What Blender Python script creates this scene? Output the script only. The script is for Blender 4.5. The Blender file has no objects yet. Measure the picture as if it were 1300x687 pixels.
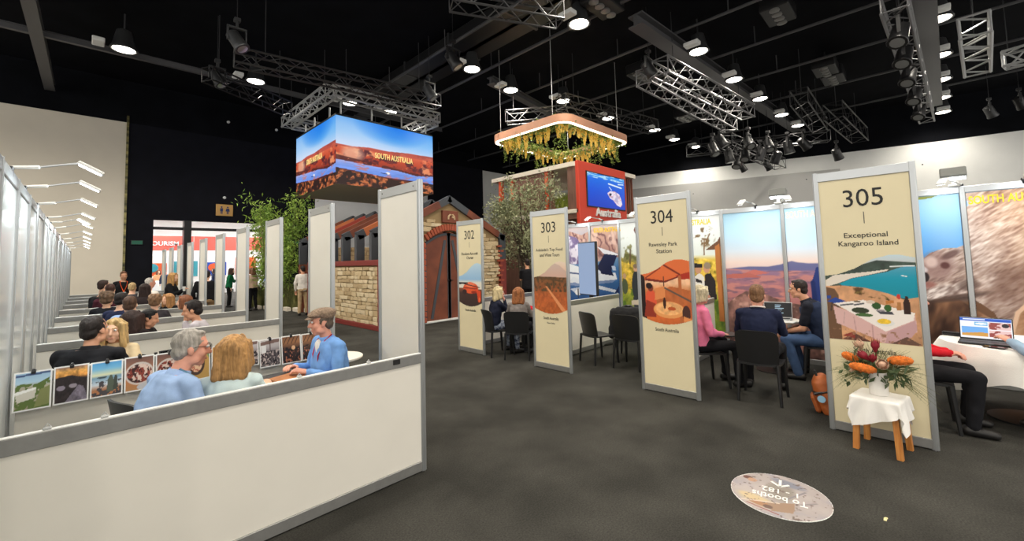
import bpy, bmesh, math, random
import numpy as np
from mathutils import Vector, Matrix

S = bpy.context.scene
COL = S.collection
R = math.radians
random.seed(7)
RNG = np.random.default_rng(11)

# ------------------------------------------------------------------ camera
# world: +X runs along the partition fronts (away to the right), +Y along the aisle (away to the left)
cam = bpy.data.cameras.new('camera'); camo = bpy.data.objects.new('camera', cam); COL.objects.link(camo)
FPX, CYPX, PIT, ROL, YAW, EYE = 530.9, 297.1, 0.062, -0.0266, 0.7952, 1.7146
_fw = Vector((math.sin(YAW) * math.cos(PIT), math.cos(YAW) * math.cos(PIT), math.sin(PIT)))
_r0 = Vector((math.cos(YAW), -math.sin(YAW), 0)); _u0 = _r0.cross(_fw)
_r = _r0 * math.cos(ROL) + _u0 * math.sin(ROL); _u = -_r0 * math.sin(ROL) + _u0 * math.cos(ROL)
camo.matrix_world = Matrix(((_r.x, _u.x, -_fw.x, 0), (_r.y, _u.y, -_fw.y, 0), (_r.z, _u.z, -_fw.z, EYE), (0, 0, 0, 1)))
cam.sensor_fit = 'HORIZONTAL'; cam.sensor_width = 36
cam.lens = 36 * FPX / 1300
cam.shift_y = (CYPX - 343.5) / 1300
cam.clip_start = 0.05; cam.clip_end = 200
S.camera = camo

# ------------------------------------------------------------------ world, exposure
w = bpy.data.worlds.new('hall_ambient'); S.world = w; w.use_nodes = True
w.node_tree.nodes['Background'].inputs[0].default_value = (1.0, 0.96, 0.90, 1)
w.node_tree.nodes['Background'].inputs[1].default_value = 1.7
S.view_settings.view_transform = 'Standard'; S.view_settings.look = 'None'
S.view_settings.exposure = 0.0; S.view_settings.gamma = 1.0; S.view_settings.use_curve_mapping = False
try:
    S.cycles.use_denoising = True
    S.cycles.max_bounces = 6; S.cycles.diffuse_bounces = 3; S.cycles.glossy_bounces = 3
    S.cycles.sample_clamp_indirect = 4.0
    S.cycles.use_light_tree = True
except Exception:
    pass

WARM = (1.0, 0.925, 0.80); COOL = (0.86, 0.95, 1.0)
LAMP_W = 760.0

def spot(loc, power, color, size=150, blend=0.6, aim=(0, 0, -1), rad=0.12, parent=None):
    l = bpy.data.lights.new('lamp_light', 'SPOT'); l.energy = power; l.color = color
    l.spot_size = R(size); l.spot_blend = blend; l.shadow_soft_size = rad
    o = bpy.data.objects.new('lamp_light', l); COL.objects.link(o)
    o.rotation_mode = 'QUATERNION'; o.rotation_quaternion = Vector(aim).to_track_quat('-Z', 'Y')
    if parent is not None:
        o.parent = parent; o.location = Vector(loc) - wl(parent)
    else:
        o.location = loc
    return o

# ------------------------------------------------------------------ helpers
TMP = bpy.data.scenes.new('scratch')
def tmp_dg():
    with bpy.context.temp_override(scene=TMP, view_layer=TMP.view_layers[0]):
        dg = bpy.context.evaluated_depsgraph_get(); dg.update()
    return dg

def wl(p):
    v = Vector((0, 0, 0))
    while p is not None:
        v += p.location; p = p.parent
    return v

def tag(o, label=None, cat=None, group=None, kind=None):
    if label: o['label'] = label
    if cat: o['category'] = cat
    if group: o['group'] = group
    if kind: o['kind'] = kind
    return o

def thing(name, label, cat, loc=(0, 0, 0), group=None):
    o = bpy.data.objects.new(name, None); COL.objects.link(o); o.location = loc
    o.empty_display_size = 0.1
    return tag(o, label, cat, group)

def link(name, me, mats, parent=None, smooth=False, at=None):
    o = bpy.data.objects.new(name, me); COL.objects.link(o)
    for m in (mats if isinstance(mats, (list, tuple)) else [mats]):
        if m is not None and len(me.materials) < 8: me.materials.append(m)
    if smooth: me.polygons.foreach_set('use_smooth', np.ones(len(me.polygons), bool))
    if parent is not None: o.parent = parent
    if at is not None: o.location = at
    return o

def piece(name, me, parent, loc, rot=None, scale=None):
    """an individual piece that shares its mesh; loc is in world space"""
    o = bpy.data.objects.new(name, me); COL.objects.link(o)
    o.parent = parent; o.location = Vector(loc) - wl(parent)
    if rot is not None:
        if hasattr(rot, 'to_euler') and not isinstance(rot, Vector):
            o.rotation_euler = rot.to_euler()
        else: o.rotation_euler = rot
    if scale is not None: o.scale = scale
    return o

def copy_tree(o, parent=None):
    c = o.copy(); COL.objects.link(c)
    if parent is not None: c.parent = parent
    for ch in list(o.children): copy_tree(ch, c)
    return c

class MB:
    """collects shapes; build() links them as one mesh object"""
    def __init__(s): s.v = []; s.f = []
    def add(s, vs, fs):
        b = len(s.v); s.v.extend([tuple(x) for x in vs]); s.f.extend([tuple(i + b for i in f) for f in fs]); return s
    def box(s, a, b, M=None):
        x0, y0, z0 = [min(p, q) for p, q in zip(a, b)]; x1, y1, z1 = [max(p, q) for p, q in zip(a, b)]
        vs = [Vector(p) for p in ((x0, y0, z0), (x1, y0, z0), (x1, y1, z0), (x0, y1, z0), (x0, y0, z1), (x1, y0, z1), (x1, y1, z1), (x0, y1, z1))]
        if M is not None: vs = [M @ p for p in vs]
        return s.add(vs, [(0, 3, 2, 1), (4, 5, 6, 7), (0, 1, 5, 4), (1, 2, 6, 5), (2, 3, 7, 6), (3, 0, 4, 7)])
    def bbox(s, a, b, c=0.006, M=None):
        """box with chamfered edges"""
        a, b = Vector([min(p, q) for p, q in zip(a, b)]), Vector([max(p, q) for p, q in zip(a, b)])
        bm = bmesh.new(); bmesh.ops.create_cube(bm, size=1.0)
        d = b - a
        for v in bm.verts: v.co = Vector((a[i] + (v.co[i] + .5) * d[i] for i in range(3)))
        c = min(c, min(d) * 0.45)
        bmesh.ops.bevel(bm, geom=bm.edges[:], offset=c, segments=1, affect='EDGES')
        bm.verts.index_update()
        vs = [(M @ v.co if M is not None else v.co.copy()) for v in bm.verts]; fs = [[v.index for v in f.verts] for f in bm.faces]
        bm.free(); return s.add(vs, fs)
    def tube(s, pts, r, n=8, cap=True):
        pts = [Vector(p) for p in pts]; rr = r if isinstance(r, (list, tuple)) else [r] * len(pts)
        vs = []; fs = []; up = None
        for i, p in enumerate(pts):
            t = (pts[min(i + 1, len(pts) - 1)] - pts[max(i - 1, 0)])
            t = t.normalized() if t.length > 1e-9 else Vector((0, 0, 1))
            if up is None:
                up = Vector((0, 0, 1)) if abs(t.z) < .9 else Vector((1, 0, 0))
            a = t.cross(up); a = a.normalized() if a.length > 1e-6 else t.orthogonal().normalized()
            b = t.cross(a).normalized(); up = -b if False else up
            for k in range(n):
                q = 2 * math.pi * (k + .5) / n
                vs.append(p + a * (math.cos(q) * rr[i]) + b * (math.sin(q) * rr[i]))
        for i in range(len(pts) - 1):
            for k in range(n):
                fs.append((i * n + k, i * n + (k + 1) % n, (i + 1) * n + (k + 1) % n, (i + 1) * n + k))
        if cap:
            fs.append(tuple(range(n))); fs.append(tuple(reversed(range((len(pts) - 1) * n, len(pts) * n))))
        return s.add(vs, fs)
    def lathe(s, c, prof, n=20, M=None):
        c = Vector(c); vs = []; fs = []
        for (r, z) in prof:
            for k in range(n):
                q = 2 * math.pi * k / n; p = Vector((r * math.cos(q), r * math.sin(q), z))
                vs.append((M @ p if M is not None else p) + c)
        for i in range(len(prof) - 1):
            for k in range(n): fs.append((i * n + k, i * n + (k + 1) % n, (i + 1) * n + (k + 1) % n, (i + 1) * n + k))
        fs.append(tuple(reversed(range(n)))); fs.append(tuple(range((len(prof) - 1) * n, len(prof) * n)))
        return s.add(vs, fs)
    def prism(s, poly, d):
        """extrude a planar polygon (3d points) by vector d"""
        d = Vector(d); n = len(poly); vs = [Vector(p) for p in poly] + [Vector(p) + d for p in poly]
        fs = [tuple(reversed(range(n))), tuple(range(n, 2 * n))] + [(k, (k + 1) % n, n + (k + 1) % n, n + k) for k in range(n)]
        return s.add(vs, fs)
    def ell(s, c, r, n=12, M=None):
        c = Vector(c); vs = []; fs = []; m = max(4, n // 2)
        r = (r, r, r) if isinstance(r, (int, float)) else r
        for i in range(m + 1):
            th = math.pi * i / m
            for k in range(n):
                q = 2 * math.pi * k / n
                p = Vector((r[0] * math.sin(th) * math.cos(q), r[1] * math.sin(th) * math.sin(q), -r[2] * math.cos(th)))
                vs.append((M @ p if M is not None else p) + c)
        for i in range(m):
            for k in range(n): fs.append((i * n + k, i * n + (k + 1) % n, (i + 1) * n + (k + 1) % n, (i + 1) * n + k))
        return s.add(vs, fs)
    def rc(s, a, b, ra, rb, n=12, flat=None, k=1.0):
        """round cone from a to b; optional flattening by k along direction flat"""
        a = Vector(a); b = Vector(b); t = b - a; L = t.length
        t = t / L if L > 1e-6 else Vector((0, 0, 1))
        x = t.orthogonal().normalized()
        if flat is not None:
            f = Vector(flat); f = f - t * f.dot(t)
            if f.length > 1e-5: x = f.normalized()
        y = t.cross(x); vs = []; fs = []; m = 4; rings = []
        for i in range(m + 1):
            th = math.pi / 2 * (1 - i / m); rings.append((a - t * (ra * math.sin(th)), ra * math.cos(th)))
        for i in range(m + 1):
            th = math.pi / 2 * i / m; rings.append((b + t * (rb * math.sin(th)), rb * math.cos(th)))
        for (c, r) in rings:
            r = max(r, 1e-4)
            for q in range(n):
                g = 2 * math.pi * q / n; vs.append(c + x * (math.cos(g) * r * k) + y * (math.sin(g) * r))
        for i in range(len(rings) - 1):
            for q in range(n): fs.append((i * n + q, i * n + (q + 1) % n, (i + 1) * n + (q + 1) % n, (i + 1) * n + q))
        fs.append(tuple(reversed(range(n)))); fs.append(tuple(range((len(rings) - 1) * n, len(rings) * n)))
        return s.add(vs, fs)
    def loft(s, rings, n=18, e=2.4):
        """rings: (centre, axis a, axis b, half a, half b); closed"""
        vs = []; fs = []
        for (c, a, b, ha, hb) in rings:
            for q in range(n):
                g = 2 * math.pi * q / n; cg, sg = math.cos(g), math.sin(g)
                u = math.copysign(abs(cg) ** (2 / e), cg); v = math.copysign(abs(sg) ** (2 / e), sg)
                vs.append(Vector(c) + Vector(a) * (ha * u) + Vector(b) * (hb * v))
        for i in range(len(rings) - 1):
            for q in range(n): fs.append((i * n + q, i * n + (q + 1) % n, (i + 1) * n + (q + 1) % n, (i + 1) * n + q))
        fs.append(tuple(reversed(range(n)))); fs.append(tuple(range((len(rings) - 1) * n, len(rings) * n)))
        return s.add(vs, fs)
    def mesh(s, name, off=(0, 0, 0)):
        me = bpy.data.meshes.new(name); o = Vector(off)
        me.from_pydata([(x - o.x, y - o.y, z - o.z) for x, y, z in s.v], [], s.f); me.update(); return me
    def build(s, name, mats, parent=None, smooth=False, fix=True):
        me = s.mesh(name, wl(parent) if parent is not None else (0, 0, 0))
        if fix:
            bm = bmesh.new(); bm.from_mesh(me); bmesh.ops.recalc_face_normals(bm, faces=bm.faces[:]); bm.to_mesh(me); bm.free()
        o = link(name, me, mats, parent)
        if smooth: autosmooth(me, R(40) if smooth is True else R(smooth))
        return o

def autosmooth(me, ang):
    me.polygons.foreach_set('use_smooth', np.ones(len(me.polygons), bool))
    try: me.set_sharp_from_angle(angle=ang)
    except Exception: pass

def remeshed(mb, voxel, smooth=3, name='m', disp=0.0, dscale=0.1):
    """union of the collected closed shapes as one continuous skin"""
    me = mb.mesh(name); o = bpy.data.objects.new(name, me); TMP.collection.objects.link(o)
    m = o.modifiers.new('r', 'REMESH'); m.mode = 'VOXEL'; m.voxel_size = voxel
    if smooth:
        q = o.modifiers.new('s', 'SMOOTH'); q.factor = 0.5; q.iterations = smooth
    if disp:
        tx = bpy.data.textures.new('folds', 'CLOUDS'); tx.noise_scale = dscale; tx.noise_depth = 1
        d = o.modifiers.new('d', 'DISPLACE'); d.texture = tx; d.strength = disp; d.mid_level = 0.5; d.texture_coords = 'LOCAL'
    dg = tmp_dg()
    out = bpy.data.meshes.new_from_object(o.evaluated_get(dg), depsgraph=dg)
    bpy.data.objects.remove(o); bpy.data.meshes.remove(me)
    return out

def text_mesh(body, size=1.0, extr=0.002, bold=0.0, shear=0.0, sp=1.0, align='CENTER', line=1.0):
    c = bpy.data.curves.new('t', 'FONT'); c.body = body; c.size = size; c.extrude = extr; c.offset = bold; c.shear = shear
    c.space_character = sp; c.align_x = align; c.align_y = 'CENTER'; c.resolution_u = 3; c.space_line = line
    o = bpy.data.objects.new('t', c); TMP.collection.objects.link(o)
    dg = tmp_dg()
    me = bpy.data.meshes.new_from_object(o.evaluated_get(dg), depsgraph=dg)
    bpy.data.objects.remove(o); bpy.data.curves.remove(c); return me

def lettering(name, body, parent, m, centre, u, v, width=None, height=None, **kw):
    """letters as thin raised print; u = reading direction, v = up"""
    me = text_mesh(body, **kw); n = len(me.vertices); co = np.empty(n * 3); me.vertices.foreach_get('co', co); co = co.reshape(-1, 3)
    lo, hi = co.min(0), co.max(0); mid = (lo + hi) / 2; d = hi - lo
    if width and height: sx, sy = width / d[0], height / d[1]
    elif width: sx = sy = width / d[0]
    else: sx = sy = height / d[1]
    u = np.array(u, float); v = np.array(v, float); w_ = np.cross(u, v); c = np.array(centre, float) - np.array(wl(parent))
    P = c + np.outer((co[:, 0] - mid[0]) * sx, u) + np.outer((co[:, 1] - mid[1]) * sy, v) + np.outer(co[:, 2] - lo[2], w_)
    me.vertices.foreach_set('co', P.ravel()); me.update()
    return link(name, me, m, parent)

# ------------------------------------------------------------------ materials
def lin(c): return tuple((x / 12.92 if x <= .04045 else ((x + .055) / 1.055) ** 2.4) for x in c)
def hx(r, g, b): return lin((r / 255, g / 255, b / 255))

def mat(name, col, rough=0.5, metal=0.0, var=0.0, vscale=6.0, bump=0.0, bscale=60.0, stretch=None, spec=0.5, emit=None, es=0.0, col2=None, alpha=None, trans=0.0):
    m = bpy.data.materials.new(name); m.use_nodes = True; nt = m.node_tree; N = nt.nodes; L = nt.links
    b = N['Principled BSDF']; b.inputs['Base Color'].default_value = (*col, 1); b.inputs['Roughness'].default_value = rough
    b.inputs['Metallic'].default_value = metal; b.inputs['Specular IOR Level'].default_value = spec
    if trans: b.inputs['Transmission Weight'].default_value = trans
    tc = N.new('ShaderNodeTexCoord'); vec = tc.outputs['Object']
    if stretch:
        mp = N.new('ShaderNodeMapping'); mp.inputs['Scale'].default_value = stretch; L.new(vec, mp.inputs['Vector']); vec = mp.outputs[0]
    if var or col2:
        n = N.new('ShaderNodeTexNoise'); n.inputs['Scale'].default_value = vscale; n.inputs['Detail'].default_value = 6; L.new(vec, n.inputs['Vector'])
        mx = N.new('ShaderNodeMix'); mx.data_type = 'RGBA'
        c2 = col2 if col2 else tuple(max(0, c * (1 - var)) for c in col)
        c1 = col if col2 else tuple(min(1, c * (1 + var * .6)) for c in col)
        rp = N.new('ShaderNodeMapRange'); rp.inputs[1].default_value = .35; rp.inputs[2].default_value = .65
        L.new(n.outputs[0], rp.inputs[0]); L.new(rp.outputs[0], mx.inputs[0])
        mx.inputs[6].default_value = (*c1, 1); mx.inputs[7].default_value = (*c2, 1); L.new(mx.outputs[2], b.inputs['Base Color'])
    if bump:
        n2 = N.new('ShaderNodeTexNoise'); n2.inputs['Scale'].default_value = bscale; n2.inputs['Detail'].default_value = 4; L.new(vec, n2.inputs['Vector'])
        bp = N.new('ShaderNodeBump'); bp.inputs['Strength'].default_value = bump; bp.inputs['Distance'].default_value = 0.01
        L.new(n2.outputs[0], bp.inputs['Height']); L.new(bp.outputs[0], b.inputs['Normal'])
    if emit:
        b.inputs['Emission Color'].default_value = (*emit, 1); b.inputs['Emission Strength'].default_value = es
    return m

def print_mat(name, rough=0.45, screen=0.0):
    m = bpy.data.materials.new(name); m.use_nodes = True; nt = m.node_tree; b = nt.nodes['Principled BSDF']
    a = nt.nodes.new('ShaderNodeAttribute'); a.attribute_name = 'Col'; b.inputs['Roughness'].default_value = rough
    b.inputs['Specular IOR Level'].default_value = 0.3
    if screen:
        b.inputs['Base Color'].default_value = (.01, .01, .01, 1)
        nt.links.new(a.outputs['Color'], b.inputs['Emission Color']); b.inputs['Emission Strength'].default_value = screen
    else: nt.links.new(a.outputs['Color'], b.inputs['Base Color'])
    return m

ALU = mat('brushed_aluminium', (.50, .52, .53), .32, .75, bump=.05, bscale=200, stretch=(1, 1, .05))
ALU_D = mat('aluminium_rail', (.30, .30, .29), .42, .55, var=.06, vscale=20)
PANEL = mat('white_laminate', hx(226, 222, 212), .38, var=.02, vscale=3)
GLOSS = mat('glossy_white_laminate', hx(214, 218, 216), .13, var=.03, vscale=2, spec=.6)
CREAM = mat('cream_sign_print', hx(226, 214, 178), .5, var=.015, vscale=3)
INK = mat('black_ink', (.012, .012, .011), .6)
INKG = mat('grey_ink', (.11, .10, .085), .6)
WHITE = mat('white_paint', hx(232, 233, 230), .5, var=.03, vscale=1.2)
BLACKP = mat('black_plastic', (.012, .012, .013), .38, bump=.05, bscale=300)
BLACKM = mat('black_metal', (.02, .02, .021), .4, .4)
STEEL = mat('lit_truss_aluminium', (.52, .53, .53), .38, .25)  # bright lamplight on the screen frame is put into this paler tone
DKSTEEL = mat('dark_steel', (.07, .072, .075), .45, .6)
PRINT = print_mat('photo_print'); SCREEN = print_mat('led_screen', .3, 1.0); SCREEN2 = print_mat('bright_screen', .3, 1.15)
WOOD = mat('pine_wood', hx(205, 140, 70), .5, col2=hx(180, 112, 50), vscale=8, stretch=(6, 6, .6))
CLOTH = mat('white_tablecloth', hx(236, 233, 228), .8, bump=.15, bscale=90)
GLOW = mat('lamp_lens', (1, 1, 1), .3, emit=(1, .93, .80), es=14)
GLOWC = mat('cool_lamp_lens', (1, 1, 1), .3, emit=(.90, .97, 1.0), es=16)
GLOWW = mat('warm_led_strip', (1, 1, 1), .3, emit=(1, .90, .70), es=3.2)

# ------------------------------------------------------------------ painting flat prints (per-vertex colour)
class Cv:
    def __init__(s, W, H, col=(255, 255, 255)):
        s.W, s.H = W, H; s.a = np.ones((H, W, 3)) * (np.array(col) / 255.)
        s.x, s.y = np.meshgrid(np.linspace(0, 1, W), np.linspace(0, 1, H))      # y = 0 at the bottom
    def blend(s, m, col):
        c = col if isinstance(col, np.ndarray) and col.ndim == 3 else np.array(col) / 255.
        m = np.clip(m, 0, 1)[..., None]; s.a = s.a * (1 - m) + c * m; return s
    def grad(s, stops, m=None):
        ys = [q[0] for q in stops]; c = np.stack([np.interp(s.y, ys, [q[1][k] / 255. for q in stops]) for k in range(3)], -1)
        return s.blend(np.ones_like(s.x) if m is None else m, c)
    def nz(s, sc, oct=4, seed=0, asp=1.0):
        g = np.random.default_rng(seed); o = np.zeros_like(s.x); amp = 1; tot = 0
        for k in range(oct):
            nx, ny = max(2, int(sc * 2 ** k)) + 1, max(2, int(sc * 2 ** k * asp)) + 1
            t = g.random((ny + 1, nx + 1)); fx = s.x * (nx - 1); fy = s.y * (ny - 1); ix = fx.astype(int); iy = fy.astype(int); fx = fx - ix; fy = fy - iy
            fx = fx * fx * (3 - 2 * fx); fy = fy * fy * (3 - 2 * fy)
            v = (t[iy, ix] * (1 - fx) + t[iy, ix + 1] * fx) * (1 - fy) + (t[iy + 1, ix] * (1 - fx) + t[iy + 1, ix + 1] * fx) * fy
            o += v * amp; tot += amp; amp *= .55
        return o / tot
    def snz(s, ang, su, sv, seed=0, oct=3):
        """value noise stretched along a direction (fur, bark)"""
        c, d = math.cos(R(ang)), math.sin(R(ang)); hh = s.H / s.W; u = (s.x * c + s.y * hh * d) * su + 50; v = (-s.x * d + s.y * hh * c) * sv + 50; o = np.zeros_like(u); amp = 1; tot = 0; g = np.random.default_rng(seed); t = g.random((64, 64))
        for k in range(oct):
            fu, fv = u * 2 ** k, v * 2 ** k; iu, iv = np.floor(fu).astype(int), np.floor(fv).astype(int); a, b = fu - iu, fv - iv; a = a * a * (3 - 2 * a); b = b * b * (3 - 2 * b); T = lambda i, j: t[i % 64, j % 64]
            o += amp * ((T(iu, iv) * (1 - a) + T(iu + 1, iv) * a) * (1 - b) + (T(iu, iv + 1) * (1 - a) + T(iu + 1, iv + 1) * a) * b); tot += amp; amp *= .6
        return o / tot
    def ramp(s, t, stops):
        xs = [q[0] for q in stops]; return np.stack([np.interp(t, xs, [q[1][k] / 255. for q in stops]) for k in range(3)], -1)
    def pm(s, pts):
        m = np.zeros_like(s.x, bool); n = len(pts)
        for i in range(n):
            x0, y0 = pts[i]; x1, y1 = pts[(i + 1) % n]
            if y0 == y1: continue
            c = ((y0 > s.y) != (y1 > s.y)) & (s.x < (x1 - x0) * (s.y - y0) / (y1 - y0) + x0); m ^= c
        return m.astype(float)
    def poly(s, pts, col, a=1.0): return s.blend(s.pm(pts) * a, col)
    def em(s, cx, cy, rx, ry, rot=0, soft=.0):
        c, d = math.cos(R(rot)), math.sin(R(rot)); ux = s.x - cx; uy = s.y - cy
        q = ((ux * c + uy * d) / rx) ** 2 + ((-ux * d + uy * c) / ry) ** 2
        return np.clip((1 + soft - q) / max(soft * 2, .08), 0, 1)
    def ell(s, cx, cy, rx, ry, col, rot=0, soft=.0, a=1.0): return s.blend(s.em(cx, cy, rx, ry, rot, soft) * a, col)
    def below(s, pts, soft=.006):
        xs, ys = zip(*pts); return np.clip((np.interp(s.x, xs, ys) - s.y) / soft + .5, 0, 1)
    def line(s, p, q, wd, col):
        p = np.array(p, float); q = np.array(q, float); d = q - p; L2 = (d ** 2).sum(); asp = s.asp if hasattr(s, 'asp') else 1
        t = np.clip(((s.x - p[0]) * d[0] + (s.y - p[1]) * d[1]) / L2, 0, 1)
        r = np.hypot(s.x - p[0] - t * d[0], (s.y - p[1] - t * d[1]) * (s.H / s.W)); return s.blend(np.clip((wd - r) / (wd * .5) + .5, 0, 1), col)
    def tex(s, amt, sc, seed=0, m=1.0, asp=1.0):
        s.a = s.a * (1 + (m * (s.nz(sc, 4, seed, asp) - .5) * 2 * amt)[..., None] if isinstance(m, np.ndarray) else 1 + ((s.nz(sc, 4, seed, asp) - .5) * 2 * amt)[..., None]); return s

def print_sheet(name, cv, parent, m, o, u, v, mask=None):
    """flat printed sheet: o = lower left corner, u and v = full width and height vectors; mask cuts an outline"""
    H, W = cv.H, cv.W; o = np.array(o, float) - (np.array(wl(parent)) if parent is not None else 0); u = np.array(u, float); v = np.array(v, float)
    P = o + cv.x[..., None] * u + cv.y[..., None] * v
    idx = np.arange(H * W).reshape(H, W); F = np.stack([idx[:-1, :-1], idx[:-1, 1:], idx[1:, 1:], idx[1:, :-1]], -1).reshape(-1, 4)
    if mask is not None:
        k = (mask[:-1, :-1] + mask[:-1, 1:] + mask[1:, 1:] + mask[1:, :-1]).reshape(-1) >= 2; F = F[k]
    me = bpy.data.meshes.new(name); me.vertices.add(H * W); me.vertices.foreach_set('co', P.ravel())
    me.loops.add(len(F) * 4); me.loops.foreach_set('vertex_index', F.ravel().astype(np.int32))
    me.polygons.add(len(F)); me.polygons.foreach_set('loop_start', np.arange(0, len(F) * 4, 4, dtype=np.int32))
    me.update(calc_edges=True)
    at = me.color_attributes.new('Col', 'FLOAT_COLOR', 'POINT'); a = np.clip(cv.a, 0, 1)
    a = np.where(a <= .04045, a / 12.92, ((a + .055) / 1.055) ** 2.4)
    at.data.foreach_set('color', np.concatenate([a, np.ones((H, W, 1))], -1).astype(np.float32).ravel())
    return link(name, me, m, parent)
# ------------------------------------------------------------------ structure
CARPET = mat('charcoal_carpet', hx(63, 62, 58), .95, var=.30, vscale=1.6, bump=.5, bscale=420, spec=.15)
_nt = CARPET.node_tree; _b = _nt.nodes['Principled BSDF']
_n = _nt.nodes.new('ShaderNodeTexNoise'); _n.inputs['Scale'].default_value = 90; _n.inputs['Detail'].default_value = 3
_tc = [n for n in _nt.nodes if n.type == 'TEX_COORD'][0]; _nt.links.new(_tc.outputs['Object'], _n.inputs['Vector'])
_src = _b.inputs['Base Color'].links[0].from_socket
_mx = _nt.nodes.new('ShaderNodeMix'); _mx.data_type = 'RGBA'; _mx.blend_type = 'OVERLAY'; _mx.inputs[0].default_value = .75
_nt.links.new(_src, _mx.inputs[6]); _nt.links.new(_n.outputs[0], _mx.inputs[7]); _nt.links.new(_mx.outputs[2], _b.inputs['Base Color'])
BLACKW = mat('black_wall_paint', (.006, .0065, .011), .85, var=.2, vscale=2, spec=.2)
BLACKC = mat('black_ceiling_paint', (.0045, .005, .007), .9, var=.3, vscale=1, spec=.1)
CONC = mat('pale_render_wall', hx(222, 214, 198), .8, var=.05, vscale=.7, spec=.2)
GREYW = mat('grey_render_wall', hx(176, 176, 174), .8, var=.04, vscale=.5, spec=.2)

def struct(name, mb, m): 
    o = mb.build(name, m); o['kind'] = 'structure'; return o
struct('floor', MB().box((-14, -16, -.2), (40, 48, 0)), CARPET)
struct('ceiling', MB().box((-14, -16, 10.2), (40, 25.3, 10.4)), BLACKC)
# far wall: pale render on the left, black over the doorway, pale behind the shed, black, pale again
DX0, DX1, DZ = 2.12, 7.4, 4.0
struct('wall_far', MB().box((-14, 25, 0), (1.12, 25.3, 8.3)), CONC)
struct('wall_far_top', MB().box((-14, 25.02, 8.3), (40, 25.3, 10.2)), BLACKC)
struct('wall_far_black', MB().box((1.2, 25, 0), (DX0, 25.3, 8.3)).box((DX1, 25, 0), (9.24, 25.3, 8.3)).box((DX0, 25, DZ), (DX1, 25.3, 8.3)), BLACKW)
struct('wall_far_pale', MB().box((9.24, 25, 0), (17.0, 25.3, 8.3)), WHITE)
struct('wall_far_drape', MB().box((17.0, 24.9, 0), (22.2, 25.3, 9.0)), BLACKW)
struct('wall_far_end', MB().box((22.2, 25, 0), (40, 25.3, 9.0)), WHITE)
struct('trim_1', MB().box((1.12, 24.94, 0), (1.2, 25.05, 8.6)), mat('brass_edge', hx(150, 140, 90), .3, .5, col2=hx(60, 60, 40), vscale=6, stretch=(.1, .1, 1)))
# the long curved right-hand wall
WPTS = [(26.0, 25.0), (27.6, 19.5), (29.2, 13.6), (31.0, 8.0), (32.4, 3.4), (33.5, -.9), (34.3, -5.5), (34.9, -15.5)]
WTOP = 7.75
def wallbox(i0, i1, z0, z1, d0, d1):
    m = MB()
    for i in range(i0, i1):
        a, b = Vector((*WPTS[i], 0)), Vector((*WPTS[i + 1], 0)); e = (b - a).normalized(); n_ = Vector((e.y, -e.x, 0)); n_ = n_ if n_.x < 0 else -n_
        q = []
        for z in (z0, z1):
            for p_, d in ((a, d0), (b, d0), (b, d1), (a, d1)): q.append(p_ + n_ * d + Vector((0, 0, z)))
        m.add(q, [(0, 3, 2, 1), (4, 5, 6, 7), (0, 1, 5, 4), (1, 2, 6, 5), (2, 3, 7, 6), (3, 0, 4, 7)])
    return m
struct('wall_right', wallbox(0, 7, 0, WTOP, -.3, 0), WHITE)
struct('wall_right_top', wallbox(0, 7, WTOP, 10.2, -.3, -.02), BLACKC)
struct('trim_2', wallbox(1, 4, 4.2, 6.75, 0, .25), GREYW)

# hall beyond the doorway
HALLW = mat('hall_white', hx(240, 240, 238), .6)
struct('wall_hall_far', MB().box((-6, 40, 0), (16, 40.2, 6)), HALLW)
struct('wall_hall_left', MB().box((-6.2, 25.3, 0), (-6, 40, 6)), HALLW)
struct('wall_hall_right', MB().box((16, 25.3, 0), (16.2, 40, 6)), HALLW)
struct('ceiling_hall', MB().box((-6, 25.3, 6), (16, 40, 6.2)), HALLW)
struct('door_1', MB().bbox((3.22, 24.85, 0), (3.5, 25.4, DZ), .01), BLACKM)
struct('trim_3', MB().bbox((DX0, 25.1, 3.55), (DX1, 25.25, 3.68), .01), BLACKM)
for i in range(4):
    t = thing('hall_ceiling_light', f'bright ceiling panel light beyond the doorway, {["first", "second", "third", "last"][i]} from the left', 'light', (-2 + i * 5, 32, 5.93))
    MB().bbox((-2 + i * 5 - .8, 29, 5.93), (-2 + i * 5 + .8, 36, 6.0), .02).build('frame', ALU, t)
    MB().box((-2 + i * 5 - .75, 29.05, 5.92), (-2 + i * 5 + .75, 35.95, 5.935)).build('diffuser', mat('hall_diffuser', (1, 1, 1), .4, emit=(1, .99, .97), es=26), t)

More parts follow.
